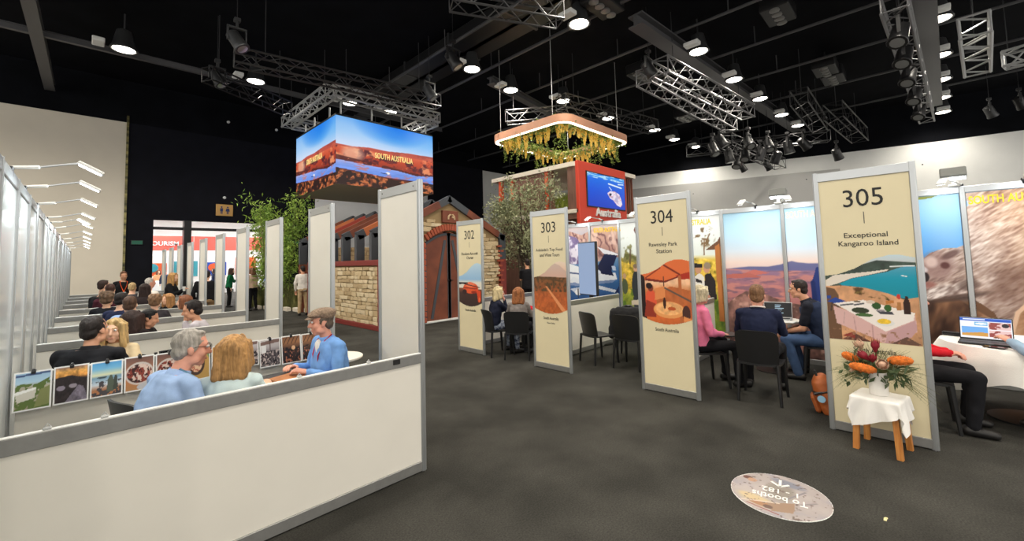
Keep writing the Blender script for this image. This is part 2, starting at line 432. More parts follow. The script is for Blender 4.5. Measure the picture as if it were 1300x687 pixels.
# ------------------------------------------------------------------ ceiling: downlights
def downlight(x, y, label, z=9.0, power=None, vis=True):
    t = thing('ceiling_downlight', label, 'lamp', (x, y, z))
    MB().lathe((x, y, z), [(.16, .62), (.2, .6), (.30, .12), (.36, .0), (.36, -.03), (.31, -.03), (.30, .0)], 18).build('housing', DKSTEEL, t, smooth=True)
    MB().lathe((x, y, z), [(.285, .0), (.28, -.02), (.20, -.05), (.02, -.06)], 18).build('lens', GLOW, t, smooth=True)
    MB().tube([(x, y, z + .6), (x, y, 10.2)], .025, 6).build('rod', DKSTEEL, t)
    MB().bbox((x - .75, y - .25, z - .02), (x - .45, y + .25, z + .12), .02).build('driver_box', WHITE, t)
    spot((x, y, z - .1), power or LAMP_W, WARM, 160, .8, rad=.25, parent=t)
    return t
LROWS = [
 ('in the row beside the long grey beam', [(15.2, 5.3), (18.8, 5.2), (22.1, 5.05), (25.6, 4.9), (28.5, 4.7)]),
 ('in the row right of the vertical truss', [(18.8, -.8), (22.4, -.9), (25.7, -1.0), (28.8, -1.1), (31.9, -1.2)]),
 ('in the far row beyond the flower ring', [(15.3, 11.45), (19.0, 11.35), (22.9, 10.65), (25.7, 10.7), (28.6, 10.5)]),
 ('in the row over the hanging screen', [(.7, 18.4), (4.5, 18.3), (8.2, 18.1), (10.1, 17.9)])]
ORD = ['first', 'second', 'third', 'fourth', 'fifth']
for nm, pts in LROWS:
    for i, (x, y) in enumerate(pts): downlight(x, y, f'bright warm ceiling downlight, {ORD[i]} {nm}')
downlight(10.57, 7.2, 'large bright downlight above the gap between screen and flower ring')
downlight(10.1, 11.8, 'small bright downlight right of the hanging screen')
downlight(12.6, 12.2, 'dim downlight just left of the flower ring')
# unseen downlights added over and behind the camera to brighten the hall
TEENS = ORD + ['sixth', 'seventh', 'eighth', 'ninth', 'tenth', 'eleventh', 'twelfth', 'thirteenth', 'fourteenth', 'fifteenth', 'sixteenth', 'seventeenth', 'eighteenth', 'nineteenth']
NEAR = [(1.8, 5.1), (5.1, 5.2), (8.5, 5.25), (-2.2, 5), (-.4, 10.6), (3.2, 10.6), (5.4, -.7), (8.8, -.7), (12.1, -.7), (2, -1), (-2, -1), (2, -7), (6, -7), (-2, -7), (10, -7), (-6, 2), (-6, -4), (-5, 11), (-5, 18)]
for k, (x, y) in enumerate(NEAR):
    downlight(x, y, f'added unseen warm downlight over the near end of the hall, {TEENS[k]} of them', power=LAMP_W * (1.1 if k == 4 else .8 if k < 9 else .7 if k == 9 else 1.1 if k < 17 else 4.0))

# ------------------------------------------------------------------ ceiling: beams, pipes, grilles
BEAM = mat('grey_steel_beam', (.11, .11, .115), .5, .3); PIPE = mat('ceiling_pipe', (.10, .10, .105), .45, .4)
def beam(a, b, wd_, h, label, m=BEAM, name='steel_beam'):
    a = Vector(a); b = Vector(b); d = (b - a).normalized(); s = d.cross(Vector((0, 0, 1))).normalized() * wd_ / 2
    t = thing(name, label, 'beam', a)
    z = Vector((0, 0, h / 2)); f = .18 * h
    mb = MB()
    for (w1, z0, z1) in ((1, -.5, -.5 + .12), (1, .5 - .12, .5)):
        P = [a + s * w1 + Vector((0, 0, z0 * h)), a - s * w1 + Vector((0, 0, z0 * h)), a - s * w1 + Vector((0, 0, z1 * h)), a + s * w1 + Vector((0, 0, z1 * h))]
        mb.prism(P, b - a)
    mb.build('flange', m, t)
    P = [a + s * .25 + Vector((0, 0, -.4 * h)), a - s * .25 + Vector((0, 0, -.4 * h)), a - s * .25 + Vector((0, 0, .4 * h)), a + s * .25 + Vector((0, 0, .4 * h))]
    MB().prism(P, b - a).build('web', m, t); return t
beam((12, 6.05, 9.2), (30, 5.0, 9.2), .5, .4, 'long grey steel beam beside the row of lamps on the right')
beam((11.6, 12.4, 9.2), (25, 14.6, 9.2), .35, .3, 'slim grey beam passing above the flower ring')
beam((13.5, -.35, 9.0), (29.5, -.85, 9.0), .55, .4, 'broad pale grey beam beside the steep truss top right')
beam((-2.4, 19.3, 9.2), (14, 19.1, 9.2), .14, .2, 'thin dark beam crossing the top left corner')
beam((-1.3, 14.5, 9.2), (-1.2, 24.8, 9.2), .3, .3, 'dark grey beam running down from the top left corner')
for k, (x, nm) in enumerate(((9.0, 'over the LED screen'), (11.3, 'between screen and ring'), (14.3, 'above the flower ring'), (17.3, 'crossing above lamp one of the beam row'), (20.6, 'behind the double truss'), (24.4, 'past the double truss'), (28.7, 'last before the right wall'))):
    t = thing('ceiling_pipe', f'thin dark pipe under the black ceiling, {nm}', 'pipe', (x, -14, 9.5))
    MB().tube([(x, -14, 9.5), (x, 24.8, 9.5)], .06 if k < 2 else .05, 8).build('conduit', PIPE, t)
    for y in range(-12, 25, 4): MB().tube([(x, y, 9.5), (x, y, 10.2)], .02, 6).build('hanger', PIPE, t)
for x, y in ((10.2, 14.5), (9.6, 10.0)):
    t = thing('ceiling_duct', f'broad black air duct {"behind" if y > 12 else "left of"} the flower ring', 'duct', (x, y, 9.6))
    MB().bbox((x - .45, -8, 9.6), (x + .45, y + 8, 10.1), .06).build('casing', BLACKM, t)
    for yy in range(-6, int(y) + 8, 3): MB().bbox((x - .48, yy - .05, 9.57), (x + .48, yy + .05, 10.13), .01).build('flange', DKSTEEL, t)
def grille(x, y, z, label, w_=1.3, d=.8):
    t = thing('air_grille', label, 'vent', (x, y, z))
    MB().bbox((x - w_ / 2, y - d / 2, z + .05), (x + w_ / 2, y + d / 2, z + .5), .03).tube([(x, y, z + .4), (x, y, 10.2)], .03, 6).build('box', BLACKM, t)
    for k in range(4):
        q = x - w_ / 2 + (k + .5) * w_ / 4; MB().lathe((q, y, z), [(.13, .08), (.15, .0), (.11, -.02)], 10).build('outlet', ALU_D, t, smooth=True)
    return t
def at_z(z, px, py):
    d = _fw + _r * ((px - 650) / FPX) + _u * ((CYPX - py) / FPX); return Vector((0, 0, EYE)) + d * ((z - EYE) / d.z)
for px, py, nm in ((988, 22, 'pale four-cell grille top right of the beam'), (1048, 92, 'grey four-cell grille right of the long beam'), (815, 100, 'dark grille behind the near end of the double truss'), (870, 152, 'small dark grille under the double truss'), (1058, 103, 'slatted grille beside the pale four-cell one'), (765, 12, 'dark grille above the largest downlight')):
    p = at_z(9.3, px, py); grille(p.x, p.y, 9.3, nm)

# ------------------------------------------------------------------ trusses
CH = MB().tube([(0, 0, 0), (0, 0, 1)], 1.0, 6)
def unit_bar(r): 
    me = MB().tube([(0, 0, 0), (0, 0, 1)], r, 5).mesh('brace'); return me
def bar(name, me, parent, a, b):
    a = Vector(a); b = Vector(b); d = b - a
    q = d.to_track_quat('Z', 'Y'); return piece(name, me, parent, a, q, (1, 1, d.length))
def truss(p0, p1, size, label, m=None, name='box_truss', step=None, hang=True, rc=.03, rb=.014):
    m = m or STEEL; p0 = Vector(p0); p1 = Vector(p1); d = (p1 - p0); L = d.length; d.normalize(); s = d.cross(Vector((0, 0, 1))).normalized(); z = Vector((0, 0, 1))
    t = thing(name, label, 'truss', p0); h = size / 2
    cm = unit_bar(rc); cm.materials.append(m); bmz = unit_bar(rb); bmz.materials.append(m)
    cor = [s * h + z * h, s * h - z * h, -s * h - z * h, -s * h + z * h]
    for c in cor: bar('chord', cm, t, p0 + c, p1 + c)
    n = max(2, int(round(L / (step or size)))); 
    for k in range(n):
        a = p0 + d * (L * k / n); b = p0 + d * (L * (k + 1) / n)
        for f in range(4):
            c0, c1 = cor[f], cor[(f + 1) % 4]
            if k % 2: c0, c1 = c1, c0
            bar('brace', bmz, t, a + c0, b + c1)
    for e in (p0, p1):
        for f in range(4): bar('end_brace', bmz, t, e + cor[f], e + cor[(f + 1) % 4])
    if hang:
        for q in (.12, .88):
            e = p0 + d * (L * q); MB().tube([e + z * h, Vector((e.x, e.y, 10.2))], .015, 5).build('hanging_cable', DKSTEEL, t)
    return t
Z8 = 8.35
truss((6.4, 15.75, Z8), (6.4, 20.8, Z8), .42, 'bright truss over the left face of the hanging screen', rc=.045, rb=.022)
truss((6.4, 15.75, Z8), (11.3, 15.75, Z8), .42, 'bright truss over the right face of the hanging screen', rc=.045, rb=.022)
truss((11.3, 16.0, Z8), (11.3, 20.6, Z8), .42, 'truss closing the screen frame on its right side', rc=.045, rb=.022)
truss((6.6, 20.6, Z8), (11.3, 20.6, Z8), .42, 'truss closing the screen frame at the back', rc=.045, rb=.022, step=.6)
MTR = mat('dim_lit_truss', (.20, .20, .205), .45, .25); DTR = mat('dull_truss', (.13, .13, .135), .4, .8); BTR = mat('black_truss', (.035, .035, .037), .5, .5)  # grey copy of the truss metal: weaker lamplight put into its tone
truss((2.95, 14.33, 8), (9.6, 13.3, 8), .45, 'long dark truss running in front of the hanging screen', DTR, rc=.035)
truss((2.6, 16.2, 8), (5.5, 17.8, 8), .45, 'short black truss at the left of the screen frame', BTR)
truss((13.5, 6.6, 8), (22, 6.35, 8), .55, 'lower of the two bright parallel trusses right of the flower ring', MTR, step=.62, rc=.04, rb=.02)
truss((13.2, 5.85, 8), (20.5, 5.2, 8), .55, 'upper of the two bright parallel trusses right of the flower ring', MTR, step=.62, rc=.04, rb=.02)
truss((13.2, 10.0, 8), (19.2, 9.0, 8), .55, 'dull truss passing behind the top of the flower ring', DTR, step=.65)
truss((12.9, 12.8, 8), (14.4, 10.6, 8), .5, 'short dull truss behind the left of the flower ring', DTR)
truss((5.9, 7.6, 8), (8.4, 6.3, 8), .5, 'dark truss cut by the top edge of the picture', DTR)
truss((14.1, .15, 8), (28, -.5, 8), .5, 'steep bright truss below the broad pale beam', MTR, step=.75, rc=.04, rb=.02)
truss((20, 3.2, 8), (25.5, 3.3, 8), .6, 'black truss hanging right of the long beam', BTR, step=.8)
truss((23.2, 2.5, 8), (29.5, 2.1, 8), .7, 'second black truss hanging right of the long beam', BTR, step=.9)
truss((21.5, 6.5, 7.2), (30, 6.0, 7.2), .6, 'black truss hung with spotlights above the right wall', BTR, step=.8)
truss((27, 10.5, 8.4), (30, 3.5, 8.4), .6, 'dark cross truss near the top of the right wall', DTR, step=.9)
_a = at_z(8, 1237, 32); _b2 = at_z(8, 1240, 84); _c = at_z(8, 1300, 70)
truss(_a, _b2, .6, 'bright truss end pointing down in the top right corner', STEEL, step=.7, rc=.045, rb=.03)
truss(_b2 + Vector((.1, -.62, 0)), at_z(8, 1330, 62), .5, 'bright truss leaving the picture at the right edge', STEEL, step=.8, rc=.045, rb=.03)

# ------------------------------------------------------------------ stage lights and hoists
def stage_light(p, label, aim=(.3, -.3, -1), group=None, s=1.0, m=BLACKP):
    p = Vector(p); t = thing('stage_light', label, 'spotlight', p, group)
    MB().tube([p, p + Vector((0, 0, .18 * s))], .03 * s, 6).tube([p + Vector((0, 0, .1)), Vector((p.x, p.y, 10.2))], .010, 5).bbox(p + Vector((-.06, -.06, .14)) * s, p + Vector((.06, .06, .22)) * s, .01).build('clamp', m, t)
    mb = MB(); 
    for k in (-1, 1): mb.bbox(p + Vector((k * .17 - .015, -.03, -.30)) * s, p + Vector((k * .17 + .015, .03, 0)) * s, .005)
    mb.bbox(p + Vector((-.185, -.03, -.02)) * s, p + Vector((.185, .03, .02)) * s, .005).build('yoke', m, t)
    M = Vector(aim).to_track_quat('Z', 'Y').to_matrix(); c = p + Vector((0, 0, -.28)) * s
    MB().lathe(c, [(.08 * s, -.22 * s), (.13 * s, -.18 * s), (.14 * s, .1 * s), (.16 * s, .2 * s), (.15 * s, .22 * s)], 12, M).build('head', m, t, smooth=True)
    MB().lathe(c, [(.14 * s, .215 * s), (.02, .235 * s)], 12, M).build('lens', ALU, t, smooth=True)
    return t
for i, (px, py, z) in enumerate(sorted(((905, 178, 7.1), (925, 188, 7.1), (945, 186, 7.1), (965, 186, 7.1), (985, 190, 7.1), (1000, 176, 7.3), (915, 168, 7.6), (950, 170, 7.6), (975, 174, 7.6), (1020, 172, 7.6), (1062, 186, 7.4), (935, 196, 7.0)))):
    stage_light(at_z(z, px, py), f'black stage spotlight in the cluster above the right wall, {TEENS[i]} from the left', (random.uniform(-.6, .6), random.uniform(-.6, .6), -1), None, 1.5)
for i, (px, py) in enumerate(((1140, 25), (1146, 55), (1152, 82), (1160, 108), (1166, 130))):
    stage_light(at_z(7.6, px, py), f'stage spotlight hung {ORD[i]} from the top along the steep bright truss', (-.6, .2, -1), None, 1.4)
for px, py, nm in ((301, 36, 'moving light on top of the left end of the long dark truss'), (276, 86, 'moving light on the short black truss'), (575, 62, 'lone black spotlight above the right end of the screen frame'), (545, 105, 'pale hoist light over the right end of the screen frame'), (823, 74, 'spotlight with red tag at the near end of the double truss'), (1256, 132, 'pale spotlight hanging alone in the top right'), (1294, 120, 'large spotlight cut by the right edge'), (942, 205, 'small black spotlight at the top of the right wall'), (974, 203, 'second small black spotlight at the top of the right wall')):
    stage_light(at_z(8.4 if py < 150 else 7.4, px, py), nm, (.5, -.4, -1), None, 1.3, DKSTEEL if 'pale' in nm or 'moving' in nm else BLACKP)
# ------------------------------------------------------------------ left-hand booths
XL, XE, HW, HP, PITCH, Y0 = -.39, 2.0, .96, 2.43, 1.82, 3.06
NTH = ['nearest', 'second', 'third', 'fourth', 'fifth', 'sixth', 'seventh', 'eighth', 'ninth', 'tenth']
def post(mb, x, y, z0, z1, s=.022):
    mb.bbox((x - s, y - s, z0), (x + s, y + s, z1), .006)
    for a in (-1, 1):      # grooves of the extrusion stand as fins
        mb.box((x + a * s, y - .004, z0), (x + a * (s + .004), y + .004, z1)).box((x - .004, y + a * s, z0), (x + .004, y + a * (s + .004), z1))
    return mb
def half_wall(x0, x1, y, label, name='half_height_partition'):
    t = thing(name, label, 'partition', (x0, y, 0))
    MB().bbox((x0 + .02, y - .010, .07), (x1 - .02, y + .010, HW - .075), .002).build('infill_panel', PANEL, t)
    MB().bbox((x0 + .02, y - .022, HW - .082), (x1 - .02, y + .022, HW - .004), .004).build('top_rail', ALU_D, t)
    MB().box((x0 + .02, y - .016, HW - .006), (x1 - .02, y + .016, HW)).build('cap_strip', WHITE, t)
    MB().bbox((x0 + .02, y - .022, .008), (x1 - .02, y + .022, .085), .004).build('bottom_rail', ALU_D, t)
    return t
def tall_panel(x, y0, y1, h, label, name='tall_end_panel', infill=PANEL, front=-1):
    t = thing(name, label, 'panel', (x, y0, 0))
    for y in (y0, y1): post(MB(), x, y, .0, h).build('post', ALU, t)
    MB().bbox((x - .010, y0 + .02, .07), (x + .010, y1 - .02, h - .08), .002).build('infill_panel', infill, t)
    MB().bbox((x - .020, y0 + .02, h - .095), (x + .020, y1 - .02, h - .008), .004).build('top_rail', ALU, t)
    MB().bbox((x - .020, y0 + .02, .008), (x + .020, y1 - .02, .09), .004).build('bottom_rail', ALU_D, t)
    scr = MB()
    for y in (y0 + .07, y1 - .07):
        for z in (h - .05,): scr.lathe((x - .021, y, z), [(.006, 0), (.006, .003), (.001, .004)], 8, Matrix.Rotation(-math.pi / 2, 3, 'Y'))
    scr.build('rail_screws', DKSTEEL, t)
    return t
for k in range(10):
    y = Y0 + PITCH * k
    half_wall(XL + .03, XE, y, f'{NTH[k]} white half-height partition with grey top rail in the left booths')
    tall_panel(XE, y + .0, y + .68, HP, f'{NTH[k]} tall white end panel in aluminium frame at the left booths')
    mb = MB().bbox((XE - .28, y - .03, HW - .05), (XE - .22, y - .022, HW - .01), .002) if k == 0 else None
    if mb: tag(mb.build('clip', BLACKP), 'small black clip on the front partition rail by the tall end panel', 'clip')
# glossy back wall of the left booths
bw = thing('booth_back_wall', 'long glossy white back wall of aluminium framed panels behind the left booths', 'wall', (XL, 2.2, 0))
pm_ = MB().bbox((-.008, .02, .08), (.008, .89, HP - .09), .002).mesh('panel'); pm_.materials.append(GLOSS)
po_ = post(MB(), 0, 0, 0, HP).mesh('post'); po_.materials.append(ALU)
ys = [Y0 + PITCH / 2 * k for k in range(-1, 21)]
for i, y in enumerate(ys):
    piece('post', po_, bw, (XL, y, 0))
    if i < len(ys) - 1: piece('panel', pm_, bw, (XL, y, 0))
MB().bbox((XL - .02, ys[0], HP - .09), (XL + .02, ys[-1], HP - .004), .004).build('top_rail', ALU, bw)
MB().bbox((XL - .02, ys[0], .005), (XL + .02, ys[-1], .085), .004).build('bottom_rail', ALU_D, bw)
# arm lamps clipped along the top of that wall
def arm_lamp(base, out, label, L=.34, rise=.10, power=34, tilt=.5):
    """base on the wall top, out = unit direction over the booth"""
    base = Vector(base); out = Vector(out).normalized(); z = Vector((0, 0, 1)); sd = out.cross(z)
    t = thing('arm_lamp', label, 'lamp', base)
    MB().bbox(base + Vector((-.02, -.02, -.05)), base + Vector((.02, .02, .03)), .005).build('clamp', BLACKP, t)
    a = base + z * .02; b = a + out * .13 + z * .02; c = base + out * L + z * rise
    MB().rc(a, b, .012, .014, 8).build('transformer', WHITE, t, smooth=True)
    MB().tube([b, c], .0075, 6).build('arm', ALU, t)
    q = (out * math.cos(tilt) - z * math.sin(tilt)).normalized(); nn = sd.cross(q); nn = nn if nn.z < 0 else -nn
    M = Matrix((sd, q, -nn)).transposed(); M4 = M.to_4x4(); M4.translation = c
    MB().bbox((-.045, -.01, -.012), (.045, .15, .012), .006, M4).build('lamp_head', WHITE, t)
    MB().box((-.036, .0, -.0145), (.036, .14, -.0125), M4).build('lens', GLOWC, t)
    spot(c + q * .07 + nn * .03, power, COOL, 140, .7, nn, .05, t)
    return t
for i, (y, ang) in enumerate(((4.5, 0), (5.45, 0), (6.75, 0), (8.4, 0), (9.2, .5), (10.3, 0), (12.1, 0), (13.9, 0), (15.7, 0), (17.5, 0), (19.3, 0))):
    arm_lamp((XL, y, HP), (math.cos(ang), math.sin(ang), 0), f'silver arm lamp, {(NTH + ["eleventh"])[i]} along the top of the glossy back wall')

# ------------------------------------------------------------------ right-hand booths: partitions and numbered signs
XS, XB, HB = 5.12, 7.8, 2.5
SG = [('302', 6.51, 5.80), ('303', 4.56, 3.855), ('304', 2.69, 2.0), ('305', .73, .03)]
for n, ya, yb in SG:
    half_wall(XS + .03, XB - .02, ya, f'white half-height partition running back from sign {n}')
UX = (0, -1, 0); UZ = (0, 0, 1)
def cv302():
    c = Cv(80, 100); c.grad([(0, (235, 225, 205)), (.55, (226, 222, 210)), (.62, (150, 190, 225)), (1, (190, 215, 232))])
    c.poly([(0, .5), (.2, .62), (.5, .9), (.8, 1.0), (1, 1), (1, 1.1), (0, 1.1)], (222, 212, 178), 0)
    c.grad([(0, (60, 45, 42)), (.3, (72, 50, 46)), (.42, (150, 90, 62))], c.below([(0, .42), (1, .40)]))
    c.ell(.52, .42, .34, .13, (226, 92, 52)); c.ell(.5, .50, .2, .06, (235, 120, 84)); c.poly([(0, .55), (.0, .50), (.4, .52), (.4, .55)], (40, 40, 46)); c.line((0, .54), (.9, .44), .012, (40, 36, 40))
    c.poly([(.66, .40), (.95, .36), (.95, .14), (.84, .10), (.8, .3)], (214, 74, 40)); c.ell(.25, .33, .1, .06, (60, 40, 40)); c.ell(.66, .33, .12, .03, (150, 50, 34)); c.line((.2, .42), (.8, .41), .012, (120, 40, 30))
    c.ell(.9, .16, .04, .06, (240, 110, 60)); return c
def cv303():
    c = Cv(80, 100); c.grad([(0, (176, 92, 48)), (.45, (190, 110, 62)), (.62, (150, 105, 70)), (.7, (225, 178, 150)), (1, (232, 214, 196))])
    c.grad([(.6, (214, 170, 150)), (1, (200, 180, 172))], c.below([(0, .72), (.3, .78), (.6, .97), (.8, .92), (1, .80)]))
    m = c.below([(0, .71), (1, .69)]); c.grad([(0, (186, 98, 50)), (.3, (184, 96, 52)), (.5, (146, 84, 48)), (.7, (120, 86, 56))], m)
    c.blend(m * np.clip((c.nz(16, 3, 4) - .5) * 6, 0, 1) * (c.y > .42), (86, 66, 44)); c.tex(.22, 20, 3, m)
    c.poly([(.36, .52), (.40, .52), (.98, .06), (.84, .06)], (226, 150, 100)); c.poly([(.30, .66), (.9, .60), (.9, .64), (.3, .69)], (96, 70, 46)); return c
def cv304():
    c = Cv(100, 120); c.grad([(0, (214, 110, 56)), (.35, (196, 96, 50)), (.5, (214, 130, 76)), (.62, (240, 190, 150)), (1, (232, 190, 160))])
    c.poly([(.3, .42), (.6, .58), (1, .52), (1, .3), (.3, .3)], (190, 104, 58)); c.tex(.16, 9, 5)
    c.poly([(0, 1), (1, 1), (1, .68), (.8, .74), (.5, .66), (.1, .66), (0, .70)], (224, 112, 62)); c.poly([(.72, .74), (1, .8), (1, .70), (.85, .68)], (176, 52, 36)); c.poly([(.10, .70), (.5, .66), (.8, .74), (.8, .72), (.5, .63), (.10, .66)], (120, 40, 30))
    c.line((.1, .7), (.42, .86), .012, (140, 56, 36)); c.line((.5, .9), (.8, .76), .016, (120, 44, 30)); c.poly([(0, 0), (.10, 0), (.08, .72), (0, .76)], (40, 28, 28))
    for x, w_ in ((.80, .030), (.48, .012)): c.line((x, .02 if w_ > .02 else .35), (x, .72), w_, (186, 104, 60) if w_ > .02 else (90, 50, 36))
    c.ell(.2, .35, .12, .18, (226, 92, 62)); c.ell(.2, .55, .06, .06, (130, 60, 44)); c.poly([(.05, .1), (.3, .1), (.3, .3), (.1, .36)], (150, 56, 40)); c.ell(.17, .58, .07, .05, (44, 26, 24))
    c.poly([(.28, .36), (.5, .4), (.5, .58), (.3, .54)], (226, 140, 84)); c.ell(.56, .22, .32, .13, (236, 160, 96)); c.ell(.56, .24, .28, .10, (244, 180, 118)); c.tex(.25, 14, 8, c.em(.56, .24, .26, .10)); c.ell(.48, .32, .03, .09, (60, 34, 28)); c.ell(.62, .24, .08, .03, (190, 90, 46))
    c.ell(.9, .18, .08, .12, (76, 48, 44)); c.line((.5, .55), (1, .36), .016, (96, 84, 76)); c.poly([(.84, .06), (1, .02), (1, .1), (.84, .14)], (234, 150, 90)); return c
def cv305():
    c = Cv(130, 160); c.grad([(0, (218, 176, 136)), (.55, (206, 150, 110)), (1, (198, 220, 232))])
    c.blend(c.below([(0, .80), (.35, .86), (.6, .93), (1, .90)]), (64, 78, 70)); c.tex(.3, 12, 2, c.below([(0, .80), (.35, .86), (.6, .93), (1, .90)]))
    c.grad([(.5, (18, 140, 160)), (.72, (22, 150, 176)), (.86, (90, 160, 186))], c.pm([(.16, .66), (.3, .72), (.5, .76), (.7, .80), (.86, .855), (1, .86), (1, .50), (.6, .54), (.3, .58)]))
    c.poly([(0, .70), (.1, .76), (.5, .80), (.72, .83), (.7, .81), (.5, .765), (.3, .725), (.15, .665), (.0, .62)], (226, 216, 202)); c.line((.74, .86), (.98, .865), .008, (235, 240, 240)); c.line((.85, .76), (.9, .75), .006, (240, 244, 244))
    m = c.below([(0, .63), (.2, .64), (.45, .62), (.7, .56), (.85, .50), (1, .53)]); c.blend(m, (204, 152, 112)); c.tex(.22, 10, 6, m)
    b = np.clip((c.nz(14, 3, 9) - .48) * 8, 0, 1) * c.pm([(.14, .56), (.16, .66), (.4, .62), (.66, .54), (.72, .48), (.5, .51), (.3, .56)]); c.blend(b, (92, 66, 40)); c.blend(b * (c.nz(30, 2, 3) > .55), (120, 100, 52))
    c.blend(c.below([(0, .62), (.1, .60), (.16, .5), (.14, .46)]) * (c.x < .15), (110, 80, 58)); c.poly([(.0, .45), (.1, .5), (.22, .46), (.1, .42)], (42, 70, 150)); c.poly([(.0, .52), (.05, .52), (.05, .48), (0, .48)], (48, 76, 150)); c.line((.06, .44), (.04, .34), .006, (60, 50, 50)); c.line((.14, .43), (.10, .36), .006, (60, 50, 50))
    c.poly([(.07, .40), (.1, .2), (.5, .06), (.62, .0), (.66, .02), (.96, .16), (.95, .34), (.64, .22)], (216, 176, 172)); c.poly([(.08, .43), (.42, .48), (.95, .36), (.93, .28), (.64, .14)], (240, 232, 226))
    c.poly([(.62, .0), (.66, .14), (.95, .28), (.96, .18), (.9, .1), (.72, .02)], (196, 156, 158)); c.line((.3, .28), (.32, .1), .006, (190, 150, 148)); c.line((.5, .2), (.5, .05), .006, (190, 150, 148)); c.line((.2, .33), (.18, .2), .006, (196, 160, 156))
    c.ell(.64, .235, .1, .036, (226, 226, 222)); c.ell(.63, .25, .075, .030, (236, 196, 60)); c.tex(.2, 24, 7, c.em(.63, .25, .07, .03)); c.ell(.38, .36, .1, .034, (54, 62, 44)); c.ell(.42, .31, .1, .02, (70, 104, 56)); c.ell(.56, .42, .05, .04, (48, 84, 40)); c.ell(.68, .40, .04, .04, (56, 96, 44)); c.poly([(.56, .36), (.72, .36), (.74, .33), (.60, .33)], (70, 70, 78)); c.ell(.6, .37, .05, .012, (150, 144, 150))
    c.poly([(.84, .34), (.91, .34), (.91, .46), (.89, .54), (.87, .54), (.84, .46)], (52, 32, 26)); c.poly([(.77, .38), (.82, .38), (.82, .47), (.78, .47)], (176, 120, 70)); c.ell(.80, .53, .02, .03, (196, 60, 50)); c.poly([(.66, .44), (.75, .46), (.75, .49), (.66, .48)], (190, 120, 60)); c.line((.16, .41), (.3, .43), .010, (90, 90, 94)); c.line((.32, .42), (.42, .44), .010, (84, 84, 88)); c.ell(.35, .46, .04, .012, (120, 104, 84)); c.ell(.5, .46, .05, .02, (214, 196, 180))
    m = c.pm([(.15, .02), (.3, .10), (.5, .0)]); c.blend(m, (96, 62, 54)); m = c.pm([(.68, .01), (.85, .10), (1, .02)]); c.blend(m, (104, 76, 64)); c.blend(c.pm([(.15, .06), (.3, .12), (.3, .04)]), (140, 52, 44)); c.blend((c.y < .14) * np.clip((c.nz(30, 3, 2) - .6) * 6, 0, 1), (150, 110, 84)); return c
TXT = {'302': ['Flinders Aircraft', 'Charter'], '303': ["Adelaide's Top Food", 'and Wine Tours'], '304': ['Rawnsley Park', 'Station'], '305': ['Exceptional', 'Kangaroo Island']}
CVS = {'302': cv302, '303': cv303, '304': cv304, '305': cv305}
LBL = {'302': 'tall cream booth sign 302 with an orange aircraft picture', '303': 'tall cream booth sign 303 with a red road picture', '304': 'tall cream booth sign 304 with an orange tent picture', '305': 'large tall cream booth sign 305 with a seaside picnic picture'}
for n, ya, yb in SG:
    t = tall_panel(XS, ya, yb, 2.5, LBL[n], 'booth_sign', CREAM); t['category'] = 'sign'
    W = ya - yb - .05; cx = (ya + yb) / 2; xf = XS - .0115
    lettering('booth_number', n, t, INK, (xf, cx, 2.215), UX, UZ, width=.29, height=.165, extr=.0006, bold=.0)
    MB().box((xf - .001, cx - .003, 1.97), (xf, cx + .003, 2.08)).build('divider_line', INKG, t)
    for j, s_ in enumerate(TXT[n]):
        lettering('sign_text', s_, t, INK, (xf, cx - (.01 if j else 0), 1.855 - .078 * j), UX, UZ, width=len(s_) * .0285, height=.062 if any(q in s_ for q in 'gpy') else .052, extr=.0006, bold=.004)
    cv = CVS[n](); z0, z1 = .86, 1.68
    xs = cv.x; zz = z0 + cv.y * (z1 - z0)
    zt = np.interp(xs, [0, .15, .35, .55, .72, .85, 1], [1.475, 1.49, 1.545, 1.63, 1.665, 1.665, 1.64] if n in ('304', '305') else [1.42, 1.44, 1.5, 1.6, 1.66, 1.67, 1.64])
    zb = np.full_like(xs, .875) if n == '305' else .865 + .075 * (2 * xs - 1) ** 2
    print_sheet('photo_print', cv, t, PRINT, (xf - .001, ya - .025, z0), (0, -W, 0), (0, 0, z1 - z0), ((zz <= zt) & (zz >= zb)).astype(int))
    lettering('sign_text', 'South Australia', t, INK, (xf, cx, .79), UX, UZ, width=.30, height=.045, extr=.0006, bold=.003)
    if n == '303': lettering('sign_text', 'New Seller', t, INKG, (xf, cx, .715), UX, UZ, width=.16, extr=.0006)

